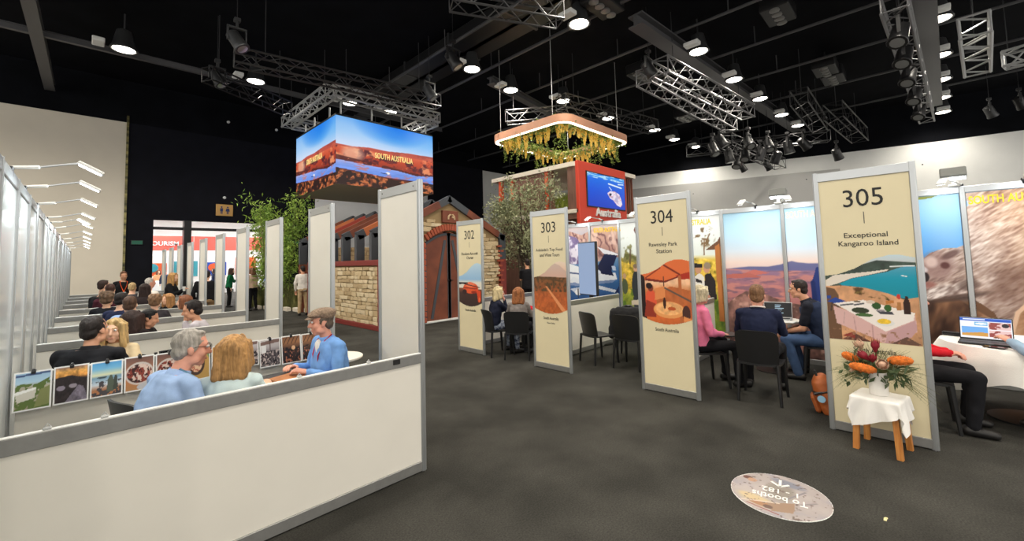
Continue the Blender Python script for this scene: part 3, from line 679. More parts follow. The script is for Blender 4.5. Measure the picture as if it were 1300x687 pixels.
# ------------------------------------------------------------------ right-hand booths: back wall with murals
def mur_plane():
    c = Cv(170, 200); c.grad([(0, (52, 92, 150)), (.5, (62, 108, 166)), (.72, (120, 150, 190)), (1, (210, 190, 186))])
    m = c.below([(0, .86), (.12, .93), (.3, .97), (.5, .92), (.7, .98), (1, .95)]); c.grad([(.5, (150, 116, 120)), (.75, (176, 132, 122)), (1, (208, 168, 146))], m)
    ridge = c.nz(7, 4, 3, 1.0); c.blend(m * np.clip((np.abs(((c.x * 9 + c.y * 5 + ridge * 3) % 1) - .5) - .25) * 5, 0, 1), (120, 82, 84)); c.blend(m * np.clip((c.nz(12, 3, 8) - .5) * 5, 0, .7), (232, 200, 184))
    c.blend(c.pm([(.2, .95), (.42, .9), (.62, .7), (.66, .58), (.2, .6)]) * .75, (104, 96, 156))
    m = c.pm([(.3, .92), (.55, .78), (.62, .62), (.35, .62), (.25, .75)]); c.blend(m * np.clip((c.nz(16, 3, 2) - .45) * 6, 0, 1), (228, 222, 236))
    w_ = c.below([(0, .66), (.4, .64), (.7, .66), (1, .70)]); c.grad([(.3, (44, 84, 142)), (.6, (76, 124, 178)), (.72, (132, 164, 196))], w_); c.tex(.1, 7, 5, w_, 2)
    c.poly([(.0, .60), (.25, .66), (.60, .58), (.95, .56), (.97, .50), (.7, .48), (.3, .46), (0, .50)], (236, 240, 246)); c.poly([(.0, .50), (.3, .46), (.7, .48), (.97, .50), (.9, .47), (.4, .43), (0, .46)], (130, 150, 190))
    c.poly([(.66, .56), (.82, .74), (.99, .735), (.985, .72), (.9, .58), (.93, .53)], (34, 40, 74)); c.poly([(.72, .80), (.99, .73), (.99, .715), (.80, .735)], (232, 230, 236)); c.poly([(.9, .62), (.95, .62), (.96, .58), (.92, .58)], (200, 210, 230))
    c.poly([(.35, .52), (.6, .46), (.98, .40), (.97, .375), (.5, .44), (.3, .48)], (226, 232, 242)); c.poly([(.93, .38), (.99, .44), (.985, .38)], (40, 50, 90)); c.ell(.62, .56, .14, .04, (220, 226, 240)); c.ell(.56, .56, .05, .035, (50, 60, 90)); c.line((.1, .57), (.5, .545), .008, (60, 80, 130))
    c.poly([(.3, .40), (.6, .44), (.56, .40), (.38, .36)], (200, 210, 228)); c.ell(.42, .37, .05, .03, (240, 240, 244)); c.line((.42, .40), (.42, .32), .008, (50, 60, 80)); return c
def mur_vine():
    c = Cv(180, 200); c.grad([(0, (96, 130, 52)), (.36, (150, 160, 60)), (.44, (214, 176, 62)), (.66, (222, 190, 80)), (.70, (226, 232, 226)), (1, (236, 240, 240))])
    g = c.below([(0, .70), (.15, .66), (.5, .70), (.8, .68), (1, .64)]); c.tex(.35, 22, 3, g, 1.4); c.blend(g * (c.y > .42) * np.clip((c.nz(30, 3, 5) - .55) * 6, 0, 1), (132, 118, 36)); c.blend((c.y < .42) * np.clip((c.nz(18, 3, 6) - .5) * 6, 0, .7), (70, 108, 40))
    tr = np.clip((c.nz(9, 4, 12) - .42) * 8, 0, 1) * np.maximum(c.em(.06, .76, .16, .10, 0, .4), c.em(.2, .74, .10, .10, 0, .4)); c.blend(tr, (104, 104, 62)); c.blend(tr * (c.nz(28, 2, 4) > .5), (140, 136, 86)); c.line((.10, .64), (.11, .76), .008, (96, 76, 56)); c.line((.2, .62), (.19, .74), .008, (96, 76, 56)); c.ell(.21, .93, .05, .04, (120, 76, 66)); c.line((.22, .97), (.22, .7), .012, (130, 90, 70))
    c.ell(.16, .45, .05, .13, (52, 58, 62)); c.ell(.16, .60, .026, .032, (206, 160, 130)); c.ell(.16, .617, .028, .02, (130, 110, 90)); c.poly([(.12, .35), (.2, .35), (.19, .18), (.13, .18)], (56, 60, 70)); c.ell(.03, .44, .035, .07, (86, 96, 70)); c.ell(.03, .53, .02, .025, (200, 160, 130)); c.poly([(.1, .32), (.3, .34), (.3, .29), (.1, .28)], (214, 200, 180)); c.ell(.22, .34, .02, .03, (210, 150, 80))
    c.poly([(.80, .60), (.72, .62), (.74, .76), (.8, .9), (.85, .7)], (214, 170, 60), .0); tw = np.clip((c.nz(26, 3, 21) - .55) * 10, 0, 1) * c.em(.86, .84, .09, .08, 0, .4); c.blend(tw, (120, 96, 66)); c.line((.85, .70), (.86, .82), .006, (130, 100, 70)); c.line((.86, .78), (.91, .86), .005, (130, 100, 70))
    c.poly([(.86, .735), (.97, .80), (1, .84), (1, .735)], (112, 78, 56)); c.poly([(.955, .2), (.99, .2), (.985, .78), (.945, .76)], (186, 116, 62)); c.poly([(.99, .2), (1, .2), (1, .76), (.985, .76)], (150, 92, 52))
    c.poly([(.72, .34), (.84, .34), (.84, .53), (.80, .56), (.74, .52)], (226, 222, 216)); c.ell(.79, .585, .03, .032, (196, 146, 118)); c.poly([(.75, .60), (.83, .60), (.83, .63), (.76, .635)], (40, 36, 38)); c.poly([(.76, .52), (.82, .5), (.82, .48), (.76, .49)], (40, 36, 40))
    c.poly([(.825, .36), (.94, .36), (.935, .50), (.90, .56), (.85, .55)], (44, 38, 40)); c.ell(.865, .595, .03, .036, (206, 150, 120)); c.blend(c.em(.872, .615, .032, .026), (150, 132, 112)); return c
def mur_range():
    c = Cv(180, 220); c.grad([(.5, (214, 178, 180)), (.64, (236, 214, 205)), (.72, (214, 226, 238)), (.85, (170, 212, 238)), (1, (128, 192, 232))])
    c.blend(c.em(.35, .98, .5, .2, 0, .8) * .5, (226, 244, 250)); rg = c.below([(0, .590), (.1, .60), (.2, .607), (.35, .605), (.45, .62), (.5, .635), (.53, .642), (.57, .633), (.65, .625), (.75, .625), (.85, .63), (1, .628)]); c.grad([(.5, (130, 112, 146)), (.60, (104, 106, 150)), (.65, (112, 112, 152))], rg)
    pl = c.below([(0, .592), (.15, .585), (.4, .575), (.7, .578), (1, .575)]); c.grad([(.2, (150, 96, 88)), (.38, (186, 122, 120)), (.46, (176, 116, 124)), (.54, (146, 112, 138)), (.6, (150, 120, 146))], pl)
    c.blend(pl * np.clip((c.nz(6, 4, 4, 5) - .52) * 6, 0, .8), (206, 138, 128)); c.blend(pl * np.clip((c.nz(8, 4, 14, 5) - .55) * 6, 0, .7), (112, 88, 112)); c.poly([(.14, .555), (.24, .585), (.36, .56), (.2, .54)], (196, 112, 104)); c.poly([(.0, .55), (.2, .56), (.3, .53), (0, .52)], (184, 104, 96))
    fr = c.below([(0, .34), (.1, .40), (.16, .43), (.3, .42), (.38, .39), (.5, .36), (.7, .33), (1, .36)]); c.blend(fr, (140, 102, 94)); c.tex(.5, 16, 7, fr); c.blend(fr * np.clip((c.nz(12, 3, 17) - .52) * 7, 0, 1), (82, 60, 58)); c.blend(fr * np.clip((c.nz(18, 3, 19) - .58) * 7, 0, 1), (206, 160, 146))
    c.poly([(.66, .28), (.82, .28), (.84, .5), (.80, .60), (.70, .60), (.655, .48)], (40, 58, 120)); c.ell(.75, .645, .032, .035, (206, 216, 228)); c.ell(.75, .625, .03, .02, (150, 130, 130)); c.line((.67, .5), (.68, .34), .016, (30, 46, 100)); return c
def mur_koala():
    c = Cv(220, 250); c.grad([(0, (92, 66, 50)), (.4, (112, 80, 58)), (.55, (66, 140, 222)), (.8, (96, 168, 234)), (1, (150, 200, 238))]); c.blend(c.em(.42, .86, .12, .2, 0, .9) * .35, (220, 236, 248)); c.poly([(0, 1), (.40, 1), (.36, .985), (0, .965)], (150, 160, 80))
    bk = c.snz(70, 5, 16, 3); tk = c.below([(0, .52), (.3, .45), (.45, .42), (.62, .3), (.7, .1)]); c.blend(tk, c.ramp(bk, [(.2, (58, 38, 30)), (.45, (106, 74, 54)), (.65, (140, 100, 74)), (.85, (176, 136, 104))]))
    fine = c.snz(35, 26, 90, 6, 2); lo = c.snz(40, 3, 5, 8, 3); hd = c.pm([(.24, .48), (.27, .62), (.33, .675), (.40, .70), (.46, .70), (.505, .72), (.50, .78), (.515, .84), (.50, .9), (.535, .93), (.52, 1.0), (1, 1), (1, .12), (.72, .14), (.66, .24), (.60, .36), (.5, .44), (.4, .42), (.3, .42)])
    c.blend(hd, c.ramp(lo * .55 + fine * .45, [(.25, (122, 98, 92)), (.42, (176, 152, 142)), (.58, (214, 196, 188)), (.75, (244, 236, 232))]))
    wm = np.clip((c.x - .58) * 2.2 + (c.y - .62) * 1.0, 0, 1) * hd; c.blend(wm * .9, c.ramp(c.snz(55, 4, 14, 9) * .5 + fine * .5, [(.25, (140, 88, 60)), (.45, (196, 142, 104)), (.6, (226, 178, 138)), (.8, (248, 222, 196))]))
    dk = np.clip((c.snz(40, 3, 6, 21) - .5) * 5, 0, 1) * c.em(.74, .50, .18, .2, 30, .6) * .6; c.blend(dk * hd, (110, 78, 66)); sh = np.clip((.30 - np.abs(c.x - .56)) * 3, 0, 1) * np.clip((.44 - c.y) * 6, 0, 1) * hd; c.blend(sh * .6, (106, 78, 62))
    lim = c.pm([(.66, .22), (.70, .36), (.80, .47), (.92, .58), (1, .70), (1, .05), (.7, .05)]); c.blend(lim, c.ramp(c.snz(60, 4, 9, 31) * .7 + fine * .3, [(.2, (120, 84, 60)), (.5, (176, 132, 100)), (.8, (216, 178, 146))])); [c.line(a_, b_, .010, (224, 188, 160)) for a_, b_ in (((.66, .22), (.70, .36)), ((.70, .36), (.80, .47)), ((.80, .47), (.92, .58)), ((.92, .58), (1, .70)))]
    c.blend(c.em(.36, .60, .085, .075, 25, .6) * .8, (150, 120, 116)); c.blend(c.em(.335, .625, .03, .03, 0, .6) * .9, (214, 190, 184)); c.ell(.285, .54, .034, .034, (44, 34, 38), 0, .2); c.ell(.285, .585, .03, .018, (206, 196, 200), -20, .4); c.blend(c.em(.40, .605, .022, .018, 0, .5), (92, 58, 56)); c.blend(c.em(.43, .665, .05, .018, 25, .5) * .8, (96, 70, 68)); c.blend(c.em(.30, .49, .05, .022, 10, .5) * .8, (150, 96, 90))
    c.blend(c.em(.36, .455, .15, .035, 14, .5) * .9, c.ramp(fine, [(.2, (120, 98, 92)), (.8, (236, 226, 222))])); c.blend(c.em(.45, .43, .14, .016, 12, .6) * .8, (74, 56, 50)); c.blend(c.em(.50, .5, .05, .03, 10, .5) * .7, (96, 76, 70)); return c
MUR = [('plane', 6.40, 4.516, mur_plane, 'mural of a white jet over blue water on the right booths\' back wall'), ('vine', 4.516, 2.495, mur_vine, 'mural of golden vineyard and visitors behind sign 304'), ('range', 2.495, .60, mur_range, 'mural of pink plains and blue ranges between signs 304 and 305'), ('koala', .60, -1.35, mur_koala, 'mural of koala fur and blue sky right of sign 305')]
bk = thing('exhibition_back_wall', 'white back wall of aluminium frames carrying the murals of the right booths', 'wall', (XB, -1.4, 0))
YELLOW = mat('yellow_print', hx(250, 206, 10), .5); PALEY = mat('pale_yellow_print', hx(250, 240, 190), .5)
for y in (6.42, 5.242, 4.516, 3.5, 2.495, 1.577, .60, -.394, -1.37): post(MB(), XB, y, 0, HB, .026).build('post', ALU, bk)
for y0, y1 in ((6.4, 4.516), (4.516, 2.495), (2.495, .6), (.6, -1.35)):
    MB().bbox((XB + .0, y1, .07), (XB + .02, y0, HB - .06), .002).build('infill_panel', PANEL, bk)
MB().bbox((XB - .02, -1.37, HB - .085), (XB + .02, 6.42, HB - .004), .004).build('top_rail', ALU, bk)
MB().bbox((XB - .02, -1.37, .005), (XB + .02, 6.42, .085), .004).build('bottom_rail', ALU_D, bk)
for nm, y0, y1, fn, lab in MUR:
    t = thing('mural', lab, 'mural', (XB - .004, y0, .07))
    print_sheet('photo_print', fn(), t, PRINT, (XB - .004, y0 - .03, .085), (0, y1 - y0 + .06, 0), (0, 0, HB - .17))
    ym = {'plane': 5.242, 'vine': 3.5, 'range': 1.577, 'koala': -.394}[nm] - .06
    lettering('mural_text', 'SOUTH AUSTRALIA', t, PALEY if nm == 'range' else YELLOW, (XB - .006, ym - .38, 2.31), UX, UZ, width=.78 if nm != 'plane' else .66, height=.105, extr=.0015, bold=.02)
def at_x(c, px, py):
    d = _fw + _r * ((px - 650) / FPX) + _u * ((CYPX - py) / FPX); return Vector((0, 0, EYE)) + d * (c / d.x)
def at_y(c, px, py):
    d = _fw + _r * ((px - 650) / FPX) + _u * ((CYPX - py) / FPX); return Vector((0, 0, EYE)) + d * (c / d.y)
# ------------------------------------------------------------------ hanging LED screen
def cv_led(seed, tx):
    c = Cv(220, 140); c.grad([(.45, (214, 222, 240)), (.62, (196, 216, 244)), (.78, (96, 176, 240)), (1, (22, 128, 232))]); c.blend(c.em(0, .7, .5, .45, 0, .8) * .6, (206, 222, 246)); c.blend(c.em(1, .7, .35, .35, 0, .8) * .4, (170, 206, 246)); c.blend(c.em(.55, .95, .3, .2, 0, .8) * .6, (20, 120, 230))
    cl = c.below([(0, .585), (.15, .58), (.3, .605), (.5, .60), (.7, .625), (1, .635)]); c.grad([(.25, (120, 40, 34)), (.45, (196, 74, 46)), (.55, (214, 96, 66)), (.63, (168, 66, 60))], cl)
    c.blend(cl * np.clip((c.nz(10, 4, seed, 1.0) - .5) * 7, 0, .9), (236, 150, 104)); c.blend(cl * np.clip((c.nz(14, 4, seed + 1, .8) - .54) * 8, 0, .95), (84, 34, 44)); c.blend(cl * (c.y > .56) * .8, (190, 84, 70)); c.blend(c.em(.15, .47, .1, .1, 0, .6) * cl * .7, (240, 190, 160))
    m = c.below([(0, .43), (.2, .40), (.45, .37), (.6, .34), (.8, .31), (1, .32)]) * (c.nz(9, 4, seed + 3) > .45); c.blend(m * .8, (74, 32, 34))
    rv = c.pm([(0, .36), (.1, .35), (.35, .33), (.6, .31), (.8, .27), (1, .30), (1, .17), (.8, .18), (.5, .18), (.2, .22), (0, .24)]); c.grad([(.1, (80, 130, 226)), (.3, (130, 160, 236)), (.36, (176, 176, 226))], rv); c.tex(.12, 8, seed + 4, rv, 4); c.blend(rv * np.clip((c.nz(12, 3, seed + 9, 3) - .6) * 8, 0, .7), (206, 120, 110)); c.ell(.49, .25, .022, .018, (250, 244, 240)); c.line((.42, .245), (.48, .24), .004, (40, 60, 120))
    fg = c.below([(0, .24), (.1, .215), (.25, .20), (.4, .17), (.6, .16), (.8, .15), (1, .17)]); c.blend(fg, (46, 26, 24)); b = np.clip((c.nz(26, 2, seed + 6, .7) - .5) * 9, 0, 1) * fg; c.blend(b, (196, 112, 66)); c.blend(b * (c.nz(40, 2, seed + 7) > .55), (120, 60, 38)); return c
LX0, LX1, LY0, LY1, LZ0, LZ1 = 6.6, 11.05, 15.8, 20.1, 4.8, 7.5
t = thing('led_cube_screen', 'large cube of LED screens showing a red river gorge, hung from the truss', 'screen', ((LX0 + LX1) / 2, (LY0 + LY1) / 2, LZ0))
SOF = mat('beige_soffit', hx(176, 164, 140), .7)
MB().bbox((LX0 + .05, LY0 + .05, LZ0 + .02), (LX1 - .05, LY1 - .05, LZ1 - .02), .01).build('core', BLACKP, t)
MB().bbox((LX0 + .02, LY0 + .02, LZ0), (LX1 - .02, LY1 - .02, LZ0 + .02), .004).build('soffit', SOF, t)
MB().bbox((LX0, LY0, LZ1 - .02), (LX1, LY1, LZ1 + .06), .01).build('top_frame', BLACKP, t)
GOLD = mat('gold_screen_letters', (.02, .02, .02), .4, emit=hx(255, 226, 140), es=1.0)
for nm, o_, u_, L, tx in (('right', (LX0, LY0, LZ0), (1, 0, 0), LX1 - LX0, .56), ('left', (LX0, LY1, LZ0), (0, -1, 0), LY1 - LY0, .50), ('back', (LX1, LY1, LZ0), (-1, 0, 0), LX1 - LX0, .5), ('side', (LX1, LY0, LZ0), (0, 1, 0), LY1 - LY0, .5)):
    u_ = np.array(u_, float); p = print_sheet('screen_face', cv_led(20, tx), t, SCREEN, o_, u_ * L, (0, 0, LZ1 - LZ0 - .02))
    n_ = np.cross(u_, (0, 0, 1)); c_ = np.array(o_) + u_ * L * tx + np.array((0, 0, 1)) * (LZ1 - LZ0) * .50 + n_ * .01
    lettering('screen_text', 'SOUTH AUSTRALIA', t, GOLD, c_, u_, (0, 0, 1), width=L * .40, height=.24, extr=.002, bold=.018)
mb = MB()
for x in (LX0 + .3, 8.2, 9.6, LX1 - .2):
    for y in (LY0 + .25, LY1 - .3): mb.tube([(x, y, LZ1), (x, y, Z8 - .2)], .035, 6)
for y in (17, 18.6): mb.tube([(LX0 + .25, y, LZ1), (LX0 + .25, y, Z8 - .2)], .035, 6)
mb.build('suspension_rod', STEEL, t)

# ------------------------------------------------------------------ stone shed and low stone wall
ST = [mat('sandstone_a', hx(206, 184, 146), .9, var=.15, vscale=9, bump=.5, bscale=30), mat('sandstone_b', hx(188, 164, 126), .9, var=.18, vscale=9, bump=.5, bscale=30), mat('sandstone_c', hx(216, 198, 164), .9, var=.12, vscale=9, bump=.5, bscale=30)]
MORT = mat('dark_mortar', hx(150, 126, 90), .95, bump=.4, bscale=60); BRK = mat('red_brick', hx(168, 84, 58), .85, var=.2, vscale=12, bump=.3, bscale=60)
RUST = mat('rust_steel', hx(128, 68, 44), .6, col2=hx(104, 52, 34), vscale=2.2, bump=.1, bscale=40); MAROON = mat('maroon_paint', hx(124, 44, 38), .55); SLATE = mat('slate_paint', hx(66, 70, 76), .5); REDT = mat('red_timber', hx(186, 104, 60), .55); DREDT = mat('deep_red_timber', hx(150, 52, 38), .55)
def stone_meshes(mats, n=4, ax='y'):
    out = []
    g = random.Random(5)
    for m in mats:
        for k in range(n):
            bm = bmesh.new(); bmesh.ops.create_cube(bm, size=1.0)
            for v in bm.verts: v.co += Vector((g.uniform(-.10, .10), g.uniform(-.10, .10), g.uniform(-.13, .13)))
            bmesh.ops.bevel(bm, geom=bm.edges[:], offset=.11, segments=1, affect='EDGES')
            me = bpy.data.meshes.new('stone'); bm.to_mesh(me); bm.free(); me.materials.append(m); out.append(me)
    return out
STM = stone_meshes(ST); BKM = stone_meshes([BRK], 1)
def lay_stones(parent, o, u, n, L, z0, z1, skip, depth=.07, rows=(.10, .19), wid=(.16, .46), name='stone', meshes=STM, g=random.Random(3), cap=290):
    o = Vector(o); u = Vector(u); n = Vector(n); ang = math.atan2(u.y, u.x); z = z0; cnt = 0
    while z < z1 - .04:
        h = min(g.uniform(*rows), z1 - z); s = -g.uniform(0, .2)
        while s < L:
            w_ = g.uniform(*wid); a, b = max(s, 0), min(s + w_, L)
            if b - a > .06 and not skip((a + b) / 2, z + h / 2, (b - a) / 2, h / 2) and cnt < cap:
                c = o + u * ((a + b) / 2) + Vector((0, 0, z + h / 2)) + n * g.uniform(-.012, .012)
                piece(name, g.choice(meshes), parent, c, (0, 0, ang), (b - a - .014, depth, h - .012)); cnt += 1
            s += w_
        z += h
LWX = 5.25
lw = thing('low_stone_wall', 'low sandstone wall in a maroon frame beside the shed', 'wall', (LWX, 9.85, 0))
MB().bbox((LWX + .03, 9.9, .05), (LWX + .2, 14.66, 1.7), .005).build('core', MORT, lw)
MB().bbox((LWX - .04, 9.83, 1.66), (LWX + .24, 14.74, 1.81), .012).build('top_beam', MAROON, lw)
MB().bbox((LWX - .04, 9.83, 0), (LWX + .24, 14.74, .13), .012).build('bottom_beam', MAROON, lw)
for y in (9.83, 14.62): MB().bbox((LWX - .045, y, .0), (LWX + .245, y + .12, 1.815), .012).build('end_post', MAROON, lw)
lay_stones(lw, (LWX + .02, 14.62, 0), (0, -1, 0), (-1, 0, 0), 4.66, .13, 1.66, lambda *a: False, rows=(.085, .14), wid=(.15, .36), cap=299)
HY, HXL, HXR, HXC, HE, HA = 10.0, 5.54, 9.74, 7.55, 2.47, 3.55
sh = thing('stone_shed', 'sandstone shed front with arched rust door and open roof frames', 'shed', (HXC, HY, 0))
def roofz(x): return HA - abs(x - HXC) * (HA - HE) / (HXR - HXC)
DXL, DXR, DSP, DTOP = 6.69, 8.41, 2.28, 2.62
def archz(x): return DSP + (DTOP - DSP) * math.sqrt(max(0, 1 - ((x - HXC) / (.5 * (DXR - DXL) + .02)) ** 2)) if False else DSP + (DTOP - DSP) * (1 - ((x - HXC) / (.5 * (DXR - DXL))) ** 2)
arcp = [(DXL + (DXR - DXL) * k / 12) for k in range(13)]
# gable core as two halves beside the doorway and a piece above it
mb = MB()
mb.prism([(HXL, HY + .04, 0), (DXL, HY + .04, 0), (DXL, HY + .04, roofz(DXL) - .02), (HXL, HY + .04, HE - .02)], (0, .2, 0))
mb.prism([(DXR, HY + .04, 0), (HXR, HY + .04, 0), (HXR, HY + .04, HE - .02), (DXR, HY + .04, roofz(DXR) - .02)], (0, .2, 0))
for k in range(12):
    a, b = arcp[k], arcp[k + 1]; mb.prism([(a, HY + .04, archz(a)), (b, HY + .04, archz(b)), (b, HY + .04, roofz(b) - .02), (a, HY + .04, roofz(a) - .02)], (0, .2, 0))
mb.build('gable_wall', MORT, sh)
PLQ = (7.28, 7.86, 2.86, 3.22)
def skip(s, z, hw, hh):
    x = HXL + s
    if z + hh > min(roofz(x - hw), roofz(x + hw)) - .16: return True
    if x + hw > DXL - .03 and x - hw < DXR + .03 and z - hh < max(archz(min(max(x, DXL), DXR)), DSP) + .2: return True
    if x + hw > PLQ[0] and x - hw < PLQ[1] and z + hh > PLQ[2] and z - hh < PLQ[3]: return True
    if x + hw > HXR - .2 and z < 2.35: return int(z / .16) % 3 != 2
    return False
lay_stones(sh, (HXL, HY, 0), (1, 0, 0), (0, -1, 0), HXR - HXL, 0.02, 3.5, skip, rows=(.085, .15), wid=(.13, .38), g=random.Random(9), cap=299)
for k in range(19):      # brick arch over the door and brick quoins at the corner
    x = DXL + (DXR - DXL) * (k + .5) / 19; sl = -(DTOP - DSP) * 2 * (x - HXC) / (.5 * (DXR - DXL)) ** 2
    piece('brick', BKM[0], sh, (x, HY - .015, archz(x) + .10), (0, -math.atan(sl) * 1.0, 0), (.082, .09, .20))
for k in range(14): piece('brick', BKM[0], sh, (HXR - .13 - .04 * (k % 2), HY - .01, .1 + .16 * k), None, (.26 if k % 2 == 0 else .18, .08, .075))
for k in range(14): piece('brick', BKM[0], sh, (DXL - .05, HY - .01, .1 + .16 * k), None, (.1, .08, .15))
# plaque with an arched relief
pq = MB().bbox((PLQ[0], HY - .05, PLQ[2]), (PLQ[1], HY + .04, PLQ[3]), .012).build('plaque', RUST, sh)
SAND = mat('pale_relief', hx(206, 178, 140), .8)
MB().tube([(7.47, HY - .06, 2.96), (7.48, HY - .06, 3.05), (7.54, HY - .06, 3.10), (7.64, HY - .06, 3.10), (7.69, HY - .06, 3.05), (7.70, HY - .06, 2.96)], .028, 6).ell((7.64, HY - .06, 3.03), (.05, .02, .03), 8).build('relief', SAND, pq)
# door leaves
for s_, a, b in (('l', DXL + .03, HXC - .01), ('r', HXC + .01, DXR - .03)):
    pts = [(a, .05), (b, .05)] + [(b + (a - b) * k / 8, archz(b + (a - b) * k / 8) - .05) for k in range(9)]
    d = MB().prism([(x, HY + .06, z) for x, z in pts], (0, .06, 0)).build('door', RUST, sh)
    br = MB(); y = HY + .045
    def strip(p, q, wd_=.05):
        p = Vector((p[0], y, p[1])); q = Vector((q[0], y, q[1])); e = (q - p).normalized(); m_ = Vector((-e.z, 0, e.x)) * wd_
        br.prism([p - m_, q - m_, q + m_, p + m_], (0, .02, 0))
    o_, i_ = (a, b) if s_ == 'l' else (b, a)
    strip((i_, .06), (i_, archz(i_) - .06)); strip((o_, .06), (o_, archz(o_) - .06), .04); strip((o_ + (i_ - o_) * .25, .1), (i_ - (i_ - o_) * .15, 2.35), .045)
    for k in range(8):
        f0, f1 = a + (b - a) * k / 8, a + (b - a) * (k + 1) / 8; strip((f0, archz(f0) - .09), (f1, archz(f1) - .09), .035)
    br.build('brace', SLATE, d)
    MB().bbox((i_ - .06, HY + .02, 1.12), (i_ + .06, HY + .045, 1.2), .008).tube([(i_ - .04, HY + .0, 1.16), (i_ + .1, HY + .0, 1.16)], .012, 6).build('door_handle', BLACKM, d)
MB().bbox((DXL - .05, HY - .03, 0), (DXR + .05, HY + .1, .05), .008).build('threshold', WHITE, sh)
# portal frames: post + rafters, slate at the ridge and eaves, rust between
def rafter(y, x0, z0, x1, z1, m, dep=.26, wdt=.13, name='rafter', over=0):
    p = Vector((x0, y, z0)); q = Vector((x1, y, z1)); e = (q - p).normalized(); nn = Vector((-e.z, 0, e.x)); nn = nn if nn.z > 0 else -nn
    MB().prism([p, q, q - nn * dep, p - nn * dep], (0, wdt, 0)).build(name, m, sh)
for k in range(8):
    y = HY - .05 + .92 * k; up = .10 if k == 0 else .06
    for sx in (-1, 1):
        xe = HXC + (2.28 if sx > 0 else -2.03); ze = HE + (.05 if sx > 0 else .17); xr, zr = HXC, HA + .13
        for f0, f1, m in ((0, .11, SLATE), (.11, .8 if sx < 0 else .68, (RUST, DREDT, REDT, RUST)[k % 4]), (.8 if sx < 0 else .68, 1, SLATE)):
            rafter(y, xe + (xr - xe) * f0, ze + (zr - ze) * f0, xe + (xr - xe) * f1, ze + (zr - ze) * f1, m, .24 if k else .2)
        if sx < 0 or k == 0:
            x = xe - sx * .13
            MB().bbox((x - .13, y, 1.75), (x + .13, y + .13, HE + .1), .008).build('post', SLATE, sh)
            MB().bbox((x - .13, y, 0), (x + .13, y + .13, 1.75), .008).build('post', MAROON if k == 0 else RUST, sh)
        else:
            x = xe - sx * .13; MB().bbox((x - .12, y, 0), (x + .12, y + .12, HE + .1), .008).build('post', RUST, sh)
# inner right wall seen through the frames
iw = MB().bbox((9.5, HY + .3, 0), (9.62, 14.6, 2.4), .01).build('side_wall', MORT, sh)
mb = MB(); g = random.Random(4); z = .02
while z < 2.38:
    h = g.uniform(.12, .19); y = HY + .32
    while y < 14.55:
        l = min(g.uniform(.2, .45), 14.6 - y); mb.bbox((9.45 + g.uniform(-.01, .01), y + .006, z + .006), (9.51, y + l - .006, z + h - .006), .012); y += l
    z += h
o = mb.build('stonework', ST[0], iw); o['kind'] = 'stuff'
MB().bbox((9.3, 14.5, 0), (5.6, 14.62, 2.3), .01).build('back_wall', MORT, sh)
mb = MB(); z = .02
while z < 2.28:
    h = g.uniform(.12, .19); x = 5.62
    while x < 9.25:
        l = min(g.uniform(.2, .45), 9.3 - x); mb.bbox((x + .006, 14.45, z + .006), (x + l - .006, 14.51, z + h - .006), .012); x += l
    z += h
o = mb.build('stonework', ST[1], sh); o['kind'] = 'stuff'

# ------------------------------------------------------------------ red pavilion
RED = mat('red_pavilion_paint', hx(206, 62, 38), .5); TIMB = mat('walnut_cladding', hx(128, 92, 76), .6, col2=hx(104, 72, 60), vscale=3, stretch=(8, 8, .5)); ORNG = mat('orange_slat', hx(214, 86, 44), .5); EDGE = mat('pale_edge', hx(226, 216, 200), .55)
PX, PY, PY1, PX1 = 12.0, 8.46, 12.7, 16.0
pv = thing('red_pavilion', 'two-storey red and walnut pavilion with a screen and roof slab', 'pavilion', (PX, PY, 0))
def yx(px): return at_x(PX, px, 240).y
MB().bbox((PX + .25, PY + .2, 0), (PX1, PY1, 3.15), .02).build('lower_wall', TIMB, pv)
MB().bbox((PX, PY + .02, 3.3), (PX1, PY1 + .1, 3.45), .02).build('deck_slab', EDGE, pv)
MB().bbox((PX + .05, PY + .1, 3.1), (PX1, PY1, 3.3), .01).build('deck_beam', TIMB, pv)
rp = [(PX - .05 + .35 * (1 - math.cos(a)), PY - .02 + .35 * (1 - math.sin(a)), 4.98) for a in [math.pi / 2 * k / 6 for k in range(7)]]
MB().prism([(PX - .05, PY1 + .15, 4.98)] + rp + [(PX1 + .1, PY - .02, 4.98), (PX1 + .1, PY1 + .15, 4.98)], (0, 0, .16)).build('roof_slab', EDGE, pv, smooth=30)
MB().bbox((PX + .0, PY - .03, 0), (15.25, PY + .12, 5.16), .02).build('red_front', RED, pv)
MB().bbox((PX + .02, PY + .1, 3.45), (PX + .14, yx(720), 4.98), .01).build('corner_cladding', TIMB, pv)
MB().bbox((PX + .02, yx(687), 3.45), (PX + .14, yx(653), 4.98), .01).build('wall_cladding', TIMB, pv)
for a, m in ((689, TIMB), (693, ORNG), (698, TIMB), (649, ORNG), (634, ORNG)): MB().bbox((PX + .02, yx(a) - .07, 3.45), (PX + .2, yx(a) + .07, 4.98), .008).build('slat', m, pv)
for k in range(5): MB().bbox((15.3 + .17 * k, PY + .1, 2.4), (15.37 + .17 * k, PY + .25, 4.98), .008).build('slat', TIMB if k % 2 else RUST, pv)
for k in range(12): MB().bbox((14.6, PY + .4 + .3 * k, 3.45), (14.66, PY + .47 + .3 * k, 4.2), .006).build('baluster', ORNG if k % 3 == 0 else TIMB, pv)
MB().bbox((14.55, PY + .3, 4.2), (14.72, PY1, 4.32), .01).build('handrail', EDGE, pv)
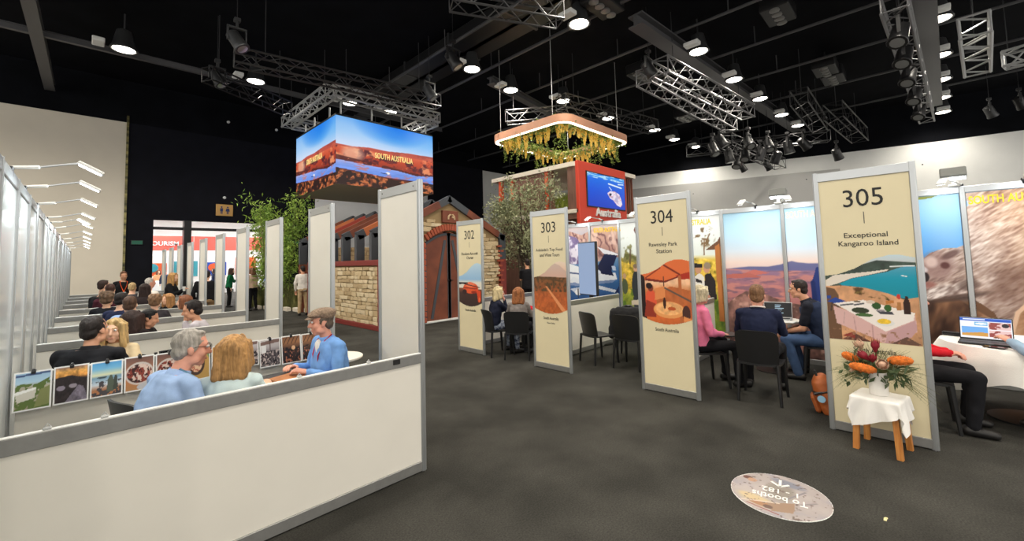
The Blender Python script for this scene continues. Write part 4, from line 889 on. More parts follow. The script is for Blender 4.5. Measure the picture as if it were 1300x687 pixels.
def cv_reef():
    c = Cv(130, 120); c.grad([(0, (14, 60, 190)), (.5, (16, 84, 214)), (.85, (24, 110, 226)), (.96, (60, 160, 240)), (1, (20, 90, 200))]); c.blend((c.y > .86) * np.clip((c.nz(9, 4, 3, 3) - .5) * 7, 0, 1), (190, 226, 246)); c.line((.05, .95), (.5, .90), .012, (160, 214, 244)); c.line((.55, .76), (.9, .70), .022, (226, 238, 248)); c.line((.56, .66), (.62, .58), .012, (214, 230, 246)); c.line((.82, .80), (.96, .82), .016, (220, 236, 250))
    b = c.pm([(.50, .46), (.58, .54), (.72, .55), (.84, .48), (.88, .36), (.92, .16), (.86, .07), (.76, .12), (.66, .26), (.58, .30), (.53, .38)]); c.blend(b, (232, 222, 236)); c.blend(b * np.clip((c.nz(16, 3, 8) - .52) * 8, 0, .8), (170, 160, 196)); c.blend(b * np.clip((c.nz(30, 2, 9) - .6) * 9, 0, .7), (226, 140, 150)); c.ell(.585, .43, .03, .05, (30, 40, 70), -30); return c
s0, s1 = at_y(PY, 743.5, 218), at_y(PY, 792, 266); SZ1 = s0.z; SZ0 = at_y(PY, 745, 261).z
fr = MB().bbox((s0.x - .05, PY - .06, SZ0 - .04), (s1.x + .05, PY - .02, SZ1 + .04), .01).build('screen_frame', BLACKP, pv)
print_sheet('screen_face', cv_reef(), fr, SCREEN, (s0.x, PY - .062, SZ0), (s1.x - s0.x, 0, 0), (0, 0, SZ1 - SZ0))
lettering('pavilion_text', 'Australia', pv, WHITE, ((at_y(PY, 753, 275).x + at_y(PY, 788, 275).x) / 2, PY - .035, at_y(PY, 770, 270.5).z), (1, 0, 0), (0, 0, 1), width=1.75, height=.32, extr=.02, bold=.02)

# ------------------------------------------------------------------ foliage helpers
def leaf_cloud(centres, n, spread, size, name, m, parent, asp=.35, droop=.3, seed=1):
    g = np.random.default_rng(seed); C = np.array(centres, float); k = g.integers(0, len(C), n)
    P = C[k] + g.normal(size=(n, 3)) * np.array(spread); 
    d = g.normal(size=(n, 3)); d[:, 2] -= droop; d /= np.linalg.norm(d, axis=1)[:, None]
    s = np.cross(d, g.normal(size=(n, 3))); s /= np.linalg.norm(s, axis=1)[:, None]; L = (size * g.uniform(.6, 1.3, n))[:, None]; nn = np.cross(d, s)
    v = np.stack([P, P + d * L * .5 + s * L * asp * .5 + nn * L * .08, P + d * L, P + d * L * .5 - s * L * asp * .5 + nn * L * .08], 1).reshape(-1, 3) - np.array(wl(parent))
    me = bpy.data.meshes.new(name); f = np.arange(n * 4).reshape(n, 4); me.from_pydata(v.tolist(), [], f.tolist()); me.update()
    o = link(name, me, m, parent); o['kind'] = 'stuff'; return o
OLV = mat('olive_leaves', hx(176, 178, 138), .6, col2=hx(116, 124, 88), vscale=2.5); BAMB = mat('bamboo_leaves', hx(166, 192, 80), .55, col2=hx(112, 148, 56), vscale=2); GRS = mat('dry_grass', hx(140, 138, 80), .7, col2=hx(92, 100, 56), vscale=3); BARK = mat('grey_bark', hx(86, 74, 60), .9, var=.3, vscale=12, bump=.6, bscale=30)
def grass_tuft(base, n, r, h, name, m, parent, seed=2, wd_=.006, lean=.5):
    g = np.random.default_rng(seed); mb = MB(); base = Vector(base)
    for i in range(n):
        a = g.uniform(0, 6.28); q = g.uniform(0, r) ; p = base + Vector((math.cos(a) * q * .5, math.sin(a) * q * .5, 0)); hh = h * g.uniform(.5, 1.1); l = Vector((math.cos(a), math.sin(a), 0)) * hh * lean * g.uniform(.2, 1.2)
        sd = Vector((-math.sin(a), math.cos(a), 0)) * wd_; m1 = p + l * .35 + Vector((0, 0, hh * .6)); m2 = p + l + Vector((0, 0, hh * (1 - .3 * lean)))
        mb.add([p - sd, p + sd, m1 + sd * .8, m1 - sd * .8, m2], [(0, 1, 2, 3), (3, 2, 4)])
    o = mb.build(name, m, parent, fix=False); o['kind'] = 'stuff'; return o
# olive tree between shed and pavilion
tb = Vector((10.7, 9.85, 0)); tr = thing('olive_tree', 'grey green olive tree standing between the stone shed and the red pavilion', 'tree', tb)
g = random.Random(21); tips = []; mb = MB()
mb.tube([tb, tb + Vector((.02, .05, .8)), tb + Vector((-.04, .08, 1.5))], [.15, .12, .10], 10)
for k in range(3): mb.tube([tb + Vector((.12 * (k - 1), .1 * (k % 2), 0)), tb + Vector((.16 * (k - 1), .1, 1.0)), tb + Vector((.25 * (k - 1), .12, 1.9))], [.075, .06, .04], 8)
for k in range(15):
    a = k * 2.4; r_ = g.uniform(.35, 1.15); h = g.uniform(1.5, 4.1); r_ *= 1.15 - .5 * abs(h - 2.8) / 2
    e = tb + Vector((math.cos(a) * r_, math.sin(a) * r_, h)); s_ = tb + Vector((-.04, .08, min(1.5, h * .6))); md = (s_ + e) / 2 + Vector((math.cos(a) * -.1, math.sin(a) * -.1, .15))
    mb.tube([s_, md, e], [.04, .026, .01], 6); tips.append(e); tips.append((md + e) / 2)
    for j in range(3): tips.append(e + Vector((g.uniform(-.35, .35), g.uniform(-.35, .35), g.uniform(-.3, .35))))
mb.build('trunk', BARK, tr, smooth=True)
leaf_cloud(tips, 6800, (.19, .19, .2), .12, 'foliage', OLV, tr, .4, .1, 5)
# bamboo and grasses by the doorway
def floor_at(px, py): return at_z(0, px, py)
bp = floor_at(345, 392); bt = thing('bamboo_clump', 'tall light green bamboo clump beside the doorway', 'plant', bp)
mb = MB(); tips = []; g = random.Random(8)
for k in range(16):
    a = g.uniform(0, 6.28); q = g.uniform(.05, .5); s_ = bp + Vector((math.cos(a) * q, math.sin(a) * q, 0)); h = g.uniform(3.0, 4.5); e = s_ + Vector((math.cos(a) * h * .12, math.sin(a) * h * .12, h))
    mb.tube([s_, (s_ + e) / 2, e], [.022, .018, .008], 6)
    for j in range(9): tips.append(s_ + (e - s_) * g.uniform(.3, 1.0) + Vector((g.uniform(-.35, .35), g.uniform(-.35, .35), g.uniform(-.2, .2))))
mb.build('stem', mat('bamboo_stem', hx(112, 120, 60), .5), bt, smooth=True)
leaf_cloud(tips, 5600, (.2, .2, .22), .19, 'foliage', BAMB, bt, .25, .5, 6)
kb = thing('planter_kerb', 'low pale kerb around the grasses under the bamboo', 'kerb', floor_at(360, 396))
k0, k1 = floor_at(322, 392), floor_at(398, 397)
dk = (k1 - k0); 
for k in range(6): MB().bbox(k0 + dk * (k / 6) + Vector((0, -.06, 0)), k0 + dk * ((k + .97) / 6) + Vector((0, .06, .14)), .01).build('kerb_stone', EDGE, kb)
for i, (px, py, h) in enumerate(((330, 391, 1.25), (346, 392, 1.3), (366, 393, 1.1), (322, 390, 1.0), (378, 394, .95), (354, 390, 1.2))):
    p = floor_at(px, py) + Vector((.1, .35, 0)); t = thing('grass_clump', f'dry green grass clump at the foot of the bamboo, {NTH[i]} of the bed', 'plant', p)
    grass_tuft(p, 420, .5, h, 'blades', GRS, t, 30 + i, .012, .45)
p = Vector((12.35, yx(710), 3.45)); t = thing('deck_grass', 'light green grass in a trough on the pavilion deck', 'plant', p)
MB().bbox(p + Vector((-.12, -.42, 0)), p + Vector((.15, .42, .12)), .01).build('trough', TIMB, t); 
for k in range(4): grass_tuft(p + Vector((0, -.33 + .22 * k, .1)), 160, .22, .68, 'blades', mat('lime_grass', hx(150, 164, 66), .6), t, 50 + k, .009, .6)

# ------------------------------------------------------------------ hanging ring with flowers
RZ = 6.5; RX0, RX1, RY0, RY1 = 11.4, 16.05, 8.5, 12.35; rr_ = .55
def loop(x0, x1, y0, y1, r_, n=7):
    out = []
    for cx, cy, a0 in ((x1 - r_, y1 - r_, 0), (x0 + r_, y1 - r_, 90), (x0 + r_, y0 + r_, 180), (x1 - r_, y0 + r_, 270)):
        for k in range(n): a = R(a0 + 90 * k / (n - 1)); out.append(Vector((cx + r_ * math.cos(a), cy + r_ * math.sin(a), 0)))
    return out
def ring_mesh(o1, o2, z0, z1):
    n = len(o1); vs = [p + Vector((0, 0, z)) for z in (z0, z1) for L in (o1, o2) for p in L]; f = []
    for k in range(n):
        j = (k + 1) % n; f += [(k, j, 2 * n + j, 2 * n + k), (n + k, n + j, 3 * n + j, 3 * n + k), (k, j, n + j, n + k), (2 * n + k, 2 * n + j, 3 * n + j, 3 * n + k)]
    return MB().add(vs, f)
hr = thing('hanging_ring', 'square timber ring light hung with yellow flowers above the red pavilion', 'light', ((RX0 + RX1) / 2, (RY0 + RY1) / 2, RZ))
LO = loop(RX0, RX1, RY0, RY1, rr_); LI = loop(RX0 + .22, RX1 - .22, RY0 + .22, RY1 - .22, rr_ - .2); LM1 = loop(RX0 + .03, RX1 - .03, RY0 + .03, RY1 - .03, rr_ - .03); LM2 = loop(RX0 + .15, RX1 - .15, RY0 + .15, RY1 - .15, rr_ - .14)
ring_mesh(LO, LI, RZ, RZ + .28).build('timber_ring', mat('pale_timber', hx(206, 152, 122), .55, var=.08, vscale=3), hr, smooth=40)
ring_mesh(LM1, LM2, RZ - .02, RZ + .001).build('light_strip', GLOWW, hr)
mb = MB()
for x, y in ((RX0 + .1, RY1 - .6), (RX0 + .1, RY0 + .6), (RX1 - .1, RY0 + .6), (RX1 - .1, RY1 - .6)): mb.tube([(x, y, RZ + .28), (x, y, 10.2)], .012, 5)
mb.build('hanging_wire', STEEL, hr)
LN = loop(RX0 + .38, RX1 - .38, RY0 + .38, RY1 - .38, .25)
per = []
for k in range(len(LN)):
    a, b = LN[k], LN[(k + 1) % len(LN)]; n = max(1, int((b - a).length / .12))
    for j in range(n): per.append(a + (b - a) * (j / n) + Vector((0, 0, RZ)))
leaf_cloud([tuple(p + Vector((0, 0, .1))) for p in per], 3600, (.12, .12, .12), .14, 'garland', mat('garland_leaves', hx(150, 164, 76), .6, col2=hx(96, 120, 48), vscale=2), hr, .45, .5, 9)
YF = mat('yellow_flowers', hx(255, 226, 120), .6, col2=hx(240, 192, 70), vscale=9); fl = []
for v in range(3):
    mb = MB(); g = random.Random(v); L = .30 + .09 * v
    for k in range(26):
        f = k / 26; q = .075 * (1 - f * .85); a = k * 2.4; mb.ell((math.cos(a) * q, math.sin(a) * q, -f * L), (.03, .03, .038), 5)
    me = mb.mesh('flower_cluster'); me.materials.append(YF); fl.append(me)
g = random.Random(31)
for p in per:
    if g.random() < .75: piece('flower_cluster', g.choice(fl), hr, p + Vector((g.uniform(-.12, .12), g.uniform(-.12, .12), g.uniform(-.05, .1))), (0, 0, g.uniform(0, 6)), (1, 1, g.uniform(.7, 1.25)))
tv = [tuple(g.choice(per) + Vector((0, 0, -g.uniform(.1, .55)))) for _ in range(60)]
leaf_cloud([tuple(Vector(q) + Vector((0, 0, -.06 * k))) for q in tv for k in range(5)], 1100, (.03, .03, .06), .09, 'trailing_vine', mat('vine_leaves', hx(120, 140, 60), .6), hr, .5, .8, 12)

# ------------------------------------------------------------------ signs on the black wall
p = at_y(24.96, 285, 267); t = thing('restroom_sign', 'square gold restroom sign with two blue figures over the doorway', 'sign', p)
MB().bbox(p + Vector((-.36, -.03, -.29)), p + Vector((.36, .03, .29)), .012).build('plate', mat('gold_plate', hx(206, 160, 90), .45), t)
NAVY = mat('navy_pictogram', hx(40, 50, 100), .5); mb = MB()
for s_, sk in ((-1, 0), (1, 1)):
    c = p + Vector((s_ * .13, -.035, 0)); mb.lathe(c + Vector((0, 0, .15)), [(.04, -.005), (.04, .005)], 12, Matrix.Rotation(math.pi / 2, 3, 'X'))
    mb.prism([c + Vector(q) for q in ((-.06, 0, .09), (-.09 if sk else -.06, 0, -.06), (.09 if sk else .06, 0, -.06), (.06, 0, .09))], (0, -.005, 0)); mb.box(c + Vector((-.04, -.005, -.19)), c + Vector((-.008, 0, -.05))).box(c + Vector((.008, -.005, -.19)), c + Vector((.04, 0, -.05)))
mb.build('pictogram', NAVY, t)
EXG = mat('exit_green', (.0, .05, .03), .4, emit=hx(20, 150, 110), es=.12)
for px, py, nm in ((174, 308, 'small green exit sign on the black wall left of the doorway'), (376, 308, 'small green exit sign half hidden behind the bamboo')):
    p = at_y(24.97, px, py); t = thing('exit_sign', nm, 'sign', p)
    MB().bbox(p + Vector((-.2, -.03, -.1)), p + Vector((.2, .03, .1)), .01).build('case', BLACKP, t); MB().box(p + Vector((-.18, -.033, -.08)), p + Vector((.18, -.03, .08))).build('face', EXG, t)
for px, py in ((285, 251), (290, 155), (351, 165)):
    p = at_y(24.97, px, py); t = thing('ceiling_sensor', f'tiny pale sensor on the black wall {"above the restroom sign" if py > 200 else "under the black truss" if px < 300 else "left of the hanging screen"}', 'sensor', p); MB().lathe(p, [(.07, -.03), (.07, .02), (.03, .05)], 10, Matrix.Rotation(math.pi / 2, 3, 'X')).build('dome', WHITE, t, smooth=True)

# ------------------------------------------------------------------ stands in the hall beyond
PINK = mat('coral_fascia', hx(214, 92, 80), .5); TEAL = mat('teal_panel', hx(60, 150, 165), .5); BLU = mat('blue_panel', hx(30, 80, 180), .5); ORB = mat('orange_panel', hx(214, 96, 50), .5)
t = thing('coral_fascia', 'long coral fascia board across the stands beyond the doorway', 'fascia', (5, 33, 2.9))
for k in range(6): MB().bbox((-3 + k * 2.6, 33, 2.85), (-3 + k * 2.6 + 2.56, 33.12, 3.75), .01).build('board', PINK, t)
mb = MB()
for x in (-2.9, 2.3, 7.5, 12.4): mb.bbox((x, 33.14, 0), (x + .12, 33.26, 3.75), .01)
mb.build('leg', HALLW, t)
lettering('fascia_text', 'TOURISM', t, WHITE, (at_y(33, 207, 309).x, 32.99, 3.28), (1, 0, 0), (0, 0, 1), width=1.5, extr=.01, bold=.01)
for i, (x, m, z0, z1) in enumerate(((1.5, TEAL, 1.2, 2.2), (3.0, ORB, 1.3, 2.1), (4.6, TEAL, 1.2, 2.2), (6.2, BLU, 1.2, 2.1), (8.0, ORB, 1.2, 2.4), (9.8, BLU, .6, 2.3))):
    t = thing('trade_stand', f'small trade stand with coloured picture panel beyond the doorway, {NTH[i]} from the left', 'stand', (x, 34.5, 0))
    MB().bbox((x - .7, 34.5, 0), (x + .7, 34.6, 2.6), .01).build('back_panel', HALLW, t); MB().bbox((x - .62, 34.46, z0), (x + .62, 34.5, z1), .006).build('picture_panel', m, t)
    MB().bbox((x - .66, 33.4, 0), (x + .3, 33.9, 1.0), .02).build('counter', HALLW, t); MB().ell((x - .1, 34.44, (z0 + z1) / 2 + .1), (.32, .02, .28), 12).build('emblem', ORB if m is not ORB else TEAL, t)
# ------------------------------------------------------------------ chairs
def make_chair():
    t = thing('stacking_chair', 'proto', 'chair'); 
    w_, d = .23, .22
    for sx in (-1, 1):
        MB().tube([(sx * .20, -.20, .45), (sx * .215, -.235, 0)], [.022, .016], 8).build('leg', BLACKP, t, smooth=True)
        MB().tube([(sx * .205, .19, .44), (sx * .225, .225, 0)], [.024, .016], 8).build('leg', BLACKP, t, smooth=True)
    mb = MB(); n = 9; vs = []; 
    for k in range(n):
        for j in range(n):
            u_, v_ = -1 + 2 * k / (n - 1), -1 + 2 * j / (n - 1); q = 1 - .10 * (abs(u_) ** 4) * (abs(v_) ** 4)
            vs.append((u_ * w_ * q, v_ * d * q, .455 - .018 * (1 - u_ * u_) * (1 - .5 * v_ * v_) - (.012 * max(0, v_) ** 2)))
    top = vs; bot = [(x, y, z - .022) for x, y, z in vs]; N = n * n; f = []
    for k in range(n - 1):
        for j in range(n - 1): a = k * n + j; f += [(a, a + n, a + n + 1, a + 1), (N + a, N + a + 1, N + a + n + 1, N + a + n)]
    rim = [j for j in range(n)] + [k * n + n - 1 for k in range(1, n)] + [(n - 1) * n + j for j in range(n - 2, -1, -1)] + [k * n for k in range(n - 2, 0, -1)]
    for i in range(len(rim)): a, b = rim[i], rim[(i + 1) % len(rim)]; f.append((a, b, N + b, N + a))
    MB().add(top + bot, f).build('seat', BLACKP, t, smooth=True)
    # back shell curves round the sitter and leans away (rear = -y)
    nu, nv = 11, 8; P = []; Q = []
    for j in range(nv):
        v_ = j / (nv - 1)
        for k in range(nu):
            u_ = -1 + 2 * k / (nu - 1); hw = .205 + .025 * v_ - .02 * max(0, v_ - .8) * 5 * abs(u_) ** 2; z = .43 + .40 * v_ - .03 * (abs(u_) ** 5) * (v_ > .9); y = -.205 - .075 * v_ + .045 * (u_ * u_)
            P.append((u_ * hw, y, z)); Q.append((u_ * (hw - .004), y + .018, z))
    N = nu * nv; f = []
    for j in range(nv - 1):
        for k in range(nu - 1): a = j * nu + k; f += [(a, a + nu, a + nu + 1, a + 1), (N + a, N + a + 1, N + a + nu + 1, N + a + nu)]
    rim = [k for k in range(nu)] + [j * nu + nu - 1 for j in range(1, nv)] + [(nv - 1) * nu + k for k in range(nu - 2, -1, -1)] + [j * nu for j in range(nv - 2, 0, -1)]
    for i in range(len(rim)): a, b = rim[i], rim[(i + 1) % len(rim)]; f.append((a, b, N + b, N + a))
    MB().add(P + Q, f).build('backrest', BLACKP, t, smooth=True)
    return t
CHAIR0 = make_chair(); _used = []
def chair(x, y, face, label, group=None):
    t = CHAIR0 if not _used else copy_tree(CHAIR0)
    _used.append(1); t.location = (x, y, 0); t.rotation_euler = (0, 0, math.atan2(face[1], face[0]) - math.pi / 2); t['label'] = label
    if group: t['group'] = group
    return t
chair(6.0, 3.94, (.93, -.36), 'empty black plastic chair against the white partition, left of the pair beside sign 303')
chair(6.03, 3.34, (1, .04), 'empty black plastic chair just left of sign 304')
chair(6.60, 3.66, (.85, .30), 'black chair with a dark jacket over its back behind the two empty chairs')
chair(5.66, 1.46, (.996, .085), 'black chair under the man in the navy jumper, back turned')
chair(5.40, 5.18, (.857, .517), 'black chair under the auburn-haired woman, back turned')

# jacket over the third chair
jk = MB(); jc = Vector((6.60, 3.66, 0)); jf = Vector((.85, .30, 0)).normalized(); js = Vector((jf.y, -jf.x, 0))
rings = []
for z, a, b in ((.40, .27, .09), (.55, .30, .10), (.70, .29, .09), (.82, .25, .075), (.875, .17, .05)): rings.append((jc - jf * .26 + Vector((0, 0, z)), js, jf, a, b))
jk.loft(rings, 20, 2.2)
for s_ in (-1, 1): jk.rc(jc - jf * .27 + js * s_ * .24 + Vector((0, 0, .80)), jc - jf * .33 + js * s_ * .28 + Vector((0, 0, .40)), .06, .05, 10)
jt = thing('jacket', 'dark jacket hung over the back of a black chair beside sign 304', 'jacket', jc)
me = remeshed(jk, .014, 4, 'jacket', .03, .1); me.transform(Matrix.Translation(-jc)); link('jacket_body', me, mat('black_fabric', (.012, .012, .014), .9, bump=.2, bscale=120), jt, True)
_c = jc - jf * .27 + Vector((0, 0, .86)); MB().tube([_c + js * .1, _c + jf * .06 + js * .04 + Vector((0, 0, .03)), _c + jf * .06 - js * .04 + Vector((0, 0, .03)), _c - js * .1], .022, 8).build('collar', BLACKP, jt, smooth=True)

# ------------------------------------------------------------------ tables
DARKT = mat('black_table_top', (.02, .02, .021), .35); WHT = mat('white_table_top', hx(232, 226, 214), .4)
def table(x, y, r_, label, m=DARKT, h=.74, sq=False):
    t = thing('meeting_table', label, 'table', (x, y, 0))
    if sq: MB().bbox((x - r_, y - r_, h - .03), (x + r_, y + r_, h), .008).build('table_top', m, t)
    else: MB().lathe((x, y, 0), [(r_ - .01, h - .03), (r_, h - .02), (r_, h - .006), (r_ - .008, h)], 32).build('table_top', m, t, smooth=30)
    MB().lathe((x, y, 0), [(.03, .03), (.03, h - .03)], 12).build('column', BLACKM, t, smooth=True)
    MB().lathe((x, y, 0), [(.24, 0), (.24, .012), (.06, .03)], 24).build('base', BLACKM, t, smooth=30); return t
table(1.12, 3.95, .34, 'black square meeting table between the hat man and the blonde woman', sq=True)
table(1.90, 4.52, .26, 'small round white table by the open end of the first left booth', WHT)
table(.52, 5.55, .27, 'small round table in the second left booth', WHT)
table(.75, 7.35, .33, 'small round table in the third left booth', WHT)
table(.85, 9.25, .33, 'small round table in the fourth left booth', WHT)
table(.85, 11.3, .33, 'small round table in the fifth left booth', WHT)
table(.6, 12.95, .33, 'small round table in the sixth left booth', WHT)
table(7.12, 1.66, .36, 'round white table under the black-screened laptop between signs 304 and 305', WHT)
table(6.85, 3.10, .34, 'round table mostly hidden behind sign 304', WHT)
table(5.90, 5.55, .32, 'small white table between the two women beside sign 303', WHT)
# folder, bottle, tablet
t = thing('folder', 'tan leather folder lying open on the black table before the hat man', 'folder', (1.28, 3.98, .741))
TAN = mat('tan_leather', hx(176, 112, 62), .55, var=.15, vscale=20)
M = Matrix.Translation((1.28, 3.98, .742)) @ Matrix.Rotation(.35, 4, 'Z')
MB().bbox((-.15, -.11, 0), (.15, .11, .008), .003, M).build('back_cover', TAN, t)
MB().bbox((-.15, -.11, .009), (.15, .11, .015), .003, M @ Matrix.Rotation(.05, 4, 'X')).build('front_cover', TAN, t)
p = at_z(.742, 197, 459); p = Vector((p.x, p.y, .741)); p = Vector((.50, 5.40, .741))
t = thing('brown_bottle', 'small brown glass bottle standing behind the seafood photo on the second partition', 'bottle', p)
MB().lathe(p, [(.022, 0), (.024, .01), (.024, .09), (.012, .12), (.012, .14)], 14).build('glass', mat('brown_glass', hx(96, 44, 22), .15), t, smooth=True); MB().lathe(p, [(.014, .14), (.014, .165)], 12).build('cap', BLACKP, t, smooth=30); MB().lathe(p, [(.0245, .03), (.0245, .075)], 14).build('bottle_label', WHITE, t, smooth=True)
t = thing('tablet', 'black tablet leaning on the second booth table beside the grey-haired man', 'tablet', (.66, 5.45, .741))
M = Matrix.Translation((.66, 5.45, .742)) @ Matrix.Rotation(.3, 4, 'Z') @ Matrix.Rotation(R(-18), 4, 'X')
MB().bbox((-.12, -.005, 0), (.12, .005, .17), .003, M).build('case', BLACKP, t); MB().box((-.11, -.0065, .012), (.11, -.004, .16), M).build('glass', mat('dark_glass', (.01, .01, .012), .1), t)

# ------------------------------------------------------------------ photo prints clipped on the second partition
def pp(k):
    c = Cv(46, 56); g = 100 + k
    if k == 0: c.grad([(0, (150, 140, 120)), (.6, (176, 170, 150)), (.72, (176, 206, 226)), (1, (150, 186, 216))]); c.blend(c.below([(0, .66), (.2, .7), (.6, .66), (1, .82)]) * (c.nz(9, 3, g) > .42), (92, 112, 56)); c.poly([(.02, .5), (.6, .58), (.56, .3), (.1, .22)], (206, 202, 190)); c.poly([(.02, .5), (.6, .58), (.58, .52), (.06, .42)], (236, 236, 232)); c.poly([(.7, .5), (1, .6), (1, .1), (.55, .05)], (128, 134, 84)); c.poly([(0, .93), (1, .98), (1, .92), (0, .88)], (70, 90, 130))
    elif k == 1: c.grad([(0, (92, 84, 100)), (.4, (66, 56, 64)), (.62, (44, 36, 38)), (.7, (206, 140, 70)), (.85, (230, 170, 90)), (1, (150, 120, 116))]); c.blend(c.below([(0, .70), (.5, .74), (1, .6)]), (50, 42, 44)); c.poly([(.3, 0), (.7, .45), (.85, .4), (1, .05), (1, 0)], (120, 112, 126)); c.tex(.4, 12, g); c.ell(.2, .42, .12, .07, (150, 140, 156)); c.ell(.55, .45, .12, .06, (160, 150, 160))
    elif k == 2: c.grad([(0, (196, 130, 80)), (.2, (176, 120, 84)), (.35, (206, 216, 226)), (.55, (120, 160, 186)), (.62, (226, 226, 190)), (.8, (120, 186, 226)), (1, (80, 160, 220))]); c.blend((c.y < .45) * (c.nz(9, 3, g) > .52), (74, 70, 74)); c.poly([(.5, .12), (.72, .12), (.72, .45), (.65, .6), (.6, .6), (.52, .45)], (86, 96, 84)); c.poly([(.7, .16), (.84, .16), (.82, .58), (.74, .58)], (70, 76, 70)); c.ell(.35, .55, .16, .03, (60, 76, 84))
    elif k in (3, 4): c.grad([(0, (176, 130, 84)), (.4, (190, 120, 80)), (1, (110, 84, 80))]); c.ell(.5, .5, .5, .34, (206, 196, 190)); c.ell(.5, .5, .44, .28, (140, 62, 50)); c.blend(c.em(.5, .5, .44, .28) * (c.nz(10, 3, g) > .5), (220, 196, 184)); c.blend(c.em(.5, .5, .44, .28) * (c.nz(14, 3, g + 1) > .58), (64, 36, 36)); c.ell(.8, .1, .4, .12, (190, 190, 196))
    elif k in (5, 6): c.grad([(0, (186, 150, 84)), (1, (206, 160, 90))]); c.ell(.45, .5, .34, .36, (74, 56, 50)); c.ell(.45, .5, .24, .26, (190, 110, 90)); c.blend(c.em(.45, .5, .24, .26) * (c.nz(8, 3, g) > .5), (236, 196, 160)); c.poly([(.7, 1), (1, 1), (1, .6)], (120, 150, 90))
    elif k in (7, 8): c.grad([(0, (110, 104, 106)), (.4, (84, 76, 80)), (.7, (176, 170, 172)), (1, (206, 200, 200))]); c.blend((c.y < .58) * (c.nz(12, 3, g) > .5), (44, 38, 44)); c.blend((c.y < .6) * (c.nz(16, 3, g + 1) > .62), (196, 180, 176)); c.poly([(0, .9), (1, 1), (1, .86), (0, .78)], (120, 96, 90)); c.line((.5, .6), (.5, .9), .02, (90, 70, 66)); c.poly([(.06, .5), (.3, .52), (.3, .78), (.06, .8)], (226, 226, 226))
    else: c.grad([(0, (36, 26, 28)), (.5, (64, 44, 38)), (.75, (150, 104, 70)), (1, (120, 84, 60))]); c.blend((c.y < .6) * (c.nz(12, 3, g) > .52), (28, 22, 26)); c.ell(.6, .55, .1, .08, (226, 180, 140)); c.blend((c.y < .5) * (c.nz(14, 3, g + 4) > .64), (176, 110, 84)); [c.line((.1 + .2 * q, .72), (.3 + .2 * q, 1), .018, (70, 44, 34)) for q in range(4)]
    c.a[[0, 1, -1, -2], :] = .95; c.a[:, [0, 1, -1, -2]] = .95; return c
PPN = ['a bathtub terrace', 'a deck at sunset', 'bottles above the sea', 'a seafood platter', 'a plate of shellfish', 'a round dish', 'a dish on yellow', 'a grey dining room', 'seated diners', 'a dark warm dining hall', 'a dark kitchen']
for k in range(11):
    x0 = -.352 + .2005 * k; x1 = x0 + .193; y = Y0 + PITCH - .026; zt = .972 + (.004 if k % 2 else 0); zb = .693 if k not in (7,) else .735
    t = thing('photo_print', f'white-bordered photo print of {PPN[k]} clipped to the second partition', 'photo', (x0, y, zb))
    tl = -.035 if k % 3 else -.045
    MB().add([(x0, y + .001, zt), (x1, y + .001, zt), (x1, y + tl, zb), (x0, y + tl, zb), (x0, y + .003, zt), (x1, y + .003, zt), (x1, y + tl + .002, zb), (x0, y + tl + .002, zb)], [(0, 1, 2, 3), (7, 6, 5, 4), (0, 4, 5, 1), (3, 2, 6, 7), (0, 3, 7, 4), (1, 5, 6, 2)]).build('paper', WHITE, t)
    print_sheet('photo', pp(k), t, PRINT, (x0 + .003, y + tl - .001, zb + .003), (.187, 0, 0), (0, -tl + .0005, zt - zb - .006))
    xm = (x0 + x1) / 2
    MB().bbox((xm - .012, y - .012, zt - .02), (xm + .012, y + .05, zt + .004), .003).bbox((xm - .008, y - .008, zt + .002), (xm + .008, y + .03, zt + .016), .003).build('clip', BLACKP, t)
for k, (px, py) in enumerate(((60, 546), (133, 531), (380, 480), (468, 458))):
    p = at_y(Y0, px, py); t = tag(MB().bbox(Vector((p.x - .015, Y0 - .012, HW)), Vector((p.x + .015, Y0 + .012, HW + .012)), .003).tube([(p.x - .01, Y0, HW + .012), (p.x, Y0, HW + .028), (p.x + .01, Y0, HW + .012)], .003, 5).build('wire_clip', STEEL), f'tiny wire clip on the front partition rail, {NTH[k]} from the left end', 'clip')

# ------------------------------------------------------------------ lamps on the right-hand booths
for y, o_, nm, pw in ((-.394, (-.9, .3, 0), 'above the koala mural', 12), (1.577, (-1, -.35, 0), 'above the middle of the blue ranges mural', 8), (1.95, (-1, .1, 0), 'above the left of the blue ranges mural', 8), (1.1, (-1, -.2, 0), 'beside the blue hooded figure', 8), (2.9, (-1, 0, 0), 'above the vineyard visitors', 8), (3.9, (-1, 0, 0), 'above the vineyard trees', 8), (4.9, (-1, 0, 0), 'above the white jet mural', 8), (5.6, (-1, .2, 0), 'above the rocky cliff of the jet mural', 8), (-.9, (-1, 0, 0), 'above the orange koala fur', 9)):
    arm_lamp((XB, y, HB), o_, f'white arm lamp {nm}', .5, .06, pw, .5)
arm_lamp((6.9, 4.56, HW + 1.5), (-.7, -.2, 0), 'silver arm lamp reaching out at the top edge of sign 303', .45, .1, 8) if False else None
for y, nm in ((-.33, 'above the koala mural'), (1.62, 'above the blue ranges mural')):
    t = thing('floodlight', f'grey box floodlight standing on the booth wall {nm}', 'lamp', (XB, y, HB))
    MB().tube([(XB, y, HB), (XB, y, HB + .1)], .02, 8).bbox((XB - .05, y - .05, HB), (XB + .05, y + .05, HB + .03), .006).build('bracket', WHITE, t)
    M = Matrix.Translation((XB, y, HB + .17)) @ Matrix.Rotation(.35, 4, 'Y')
    MB().bbox((-.06, -.12, -.06), (.06, .12, .07), .012, M).build('housing', mat('floodlight_grey', hx(120, 122, 118), .5), t)
    MB().box((-.02, -.11, -.064), (.05, .11, -.06), M).build('glass', GLOWC, t)

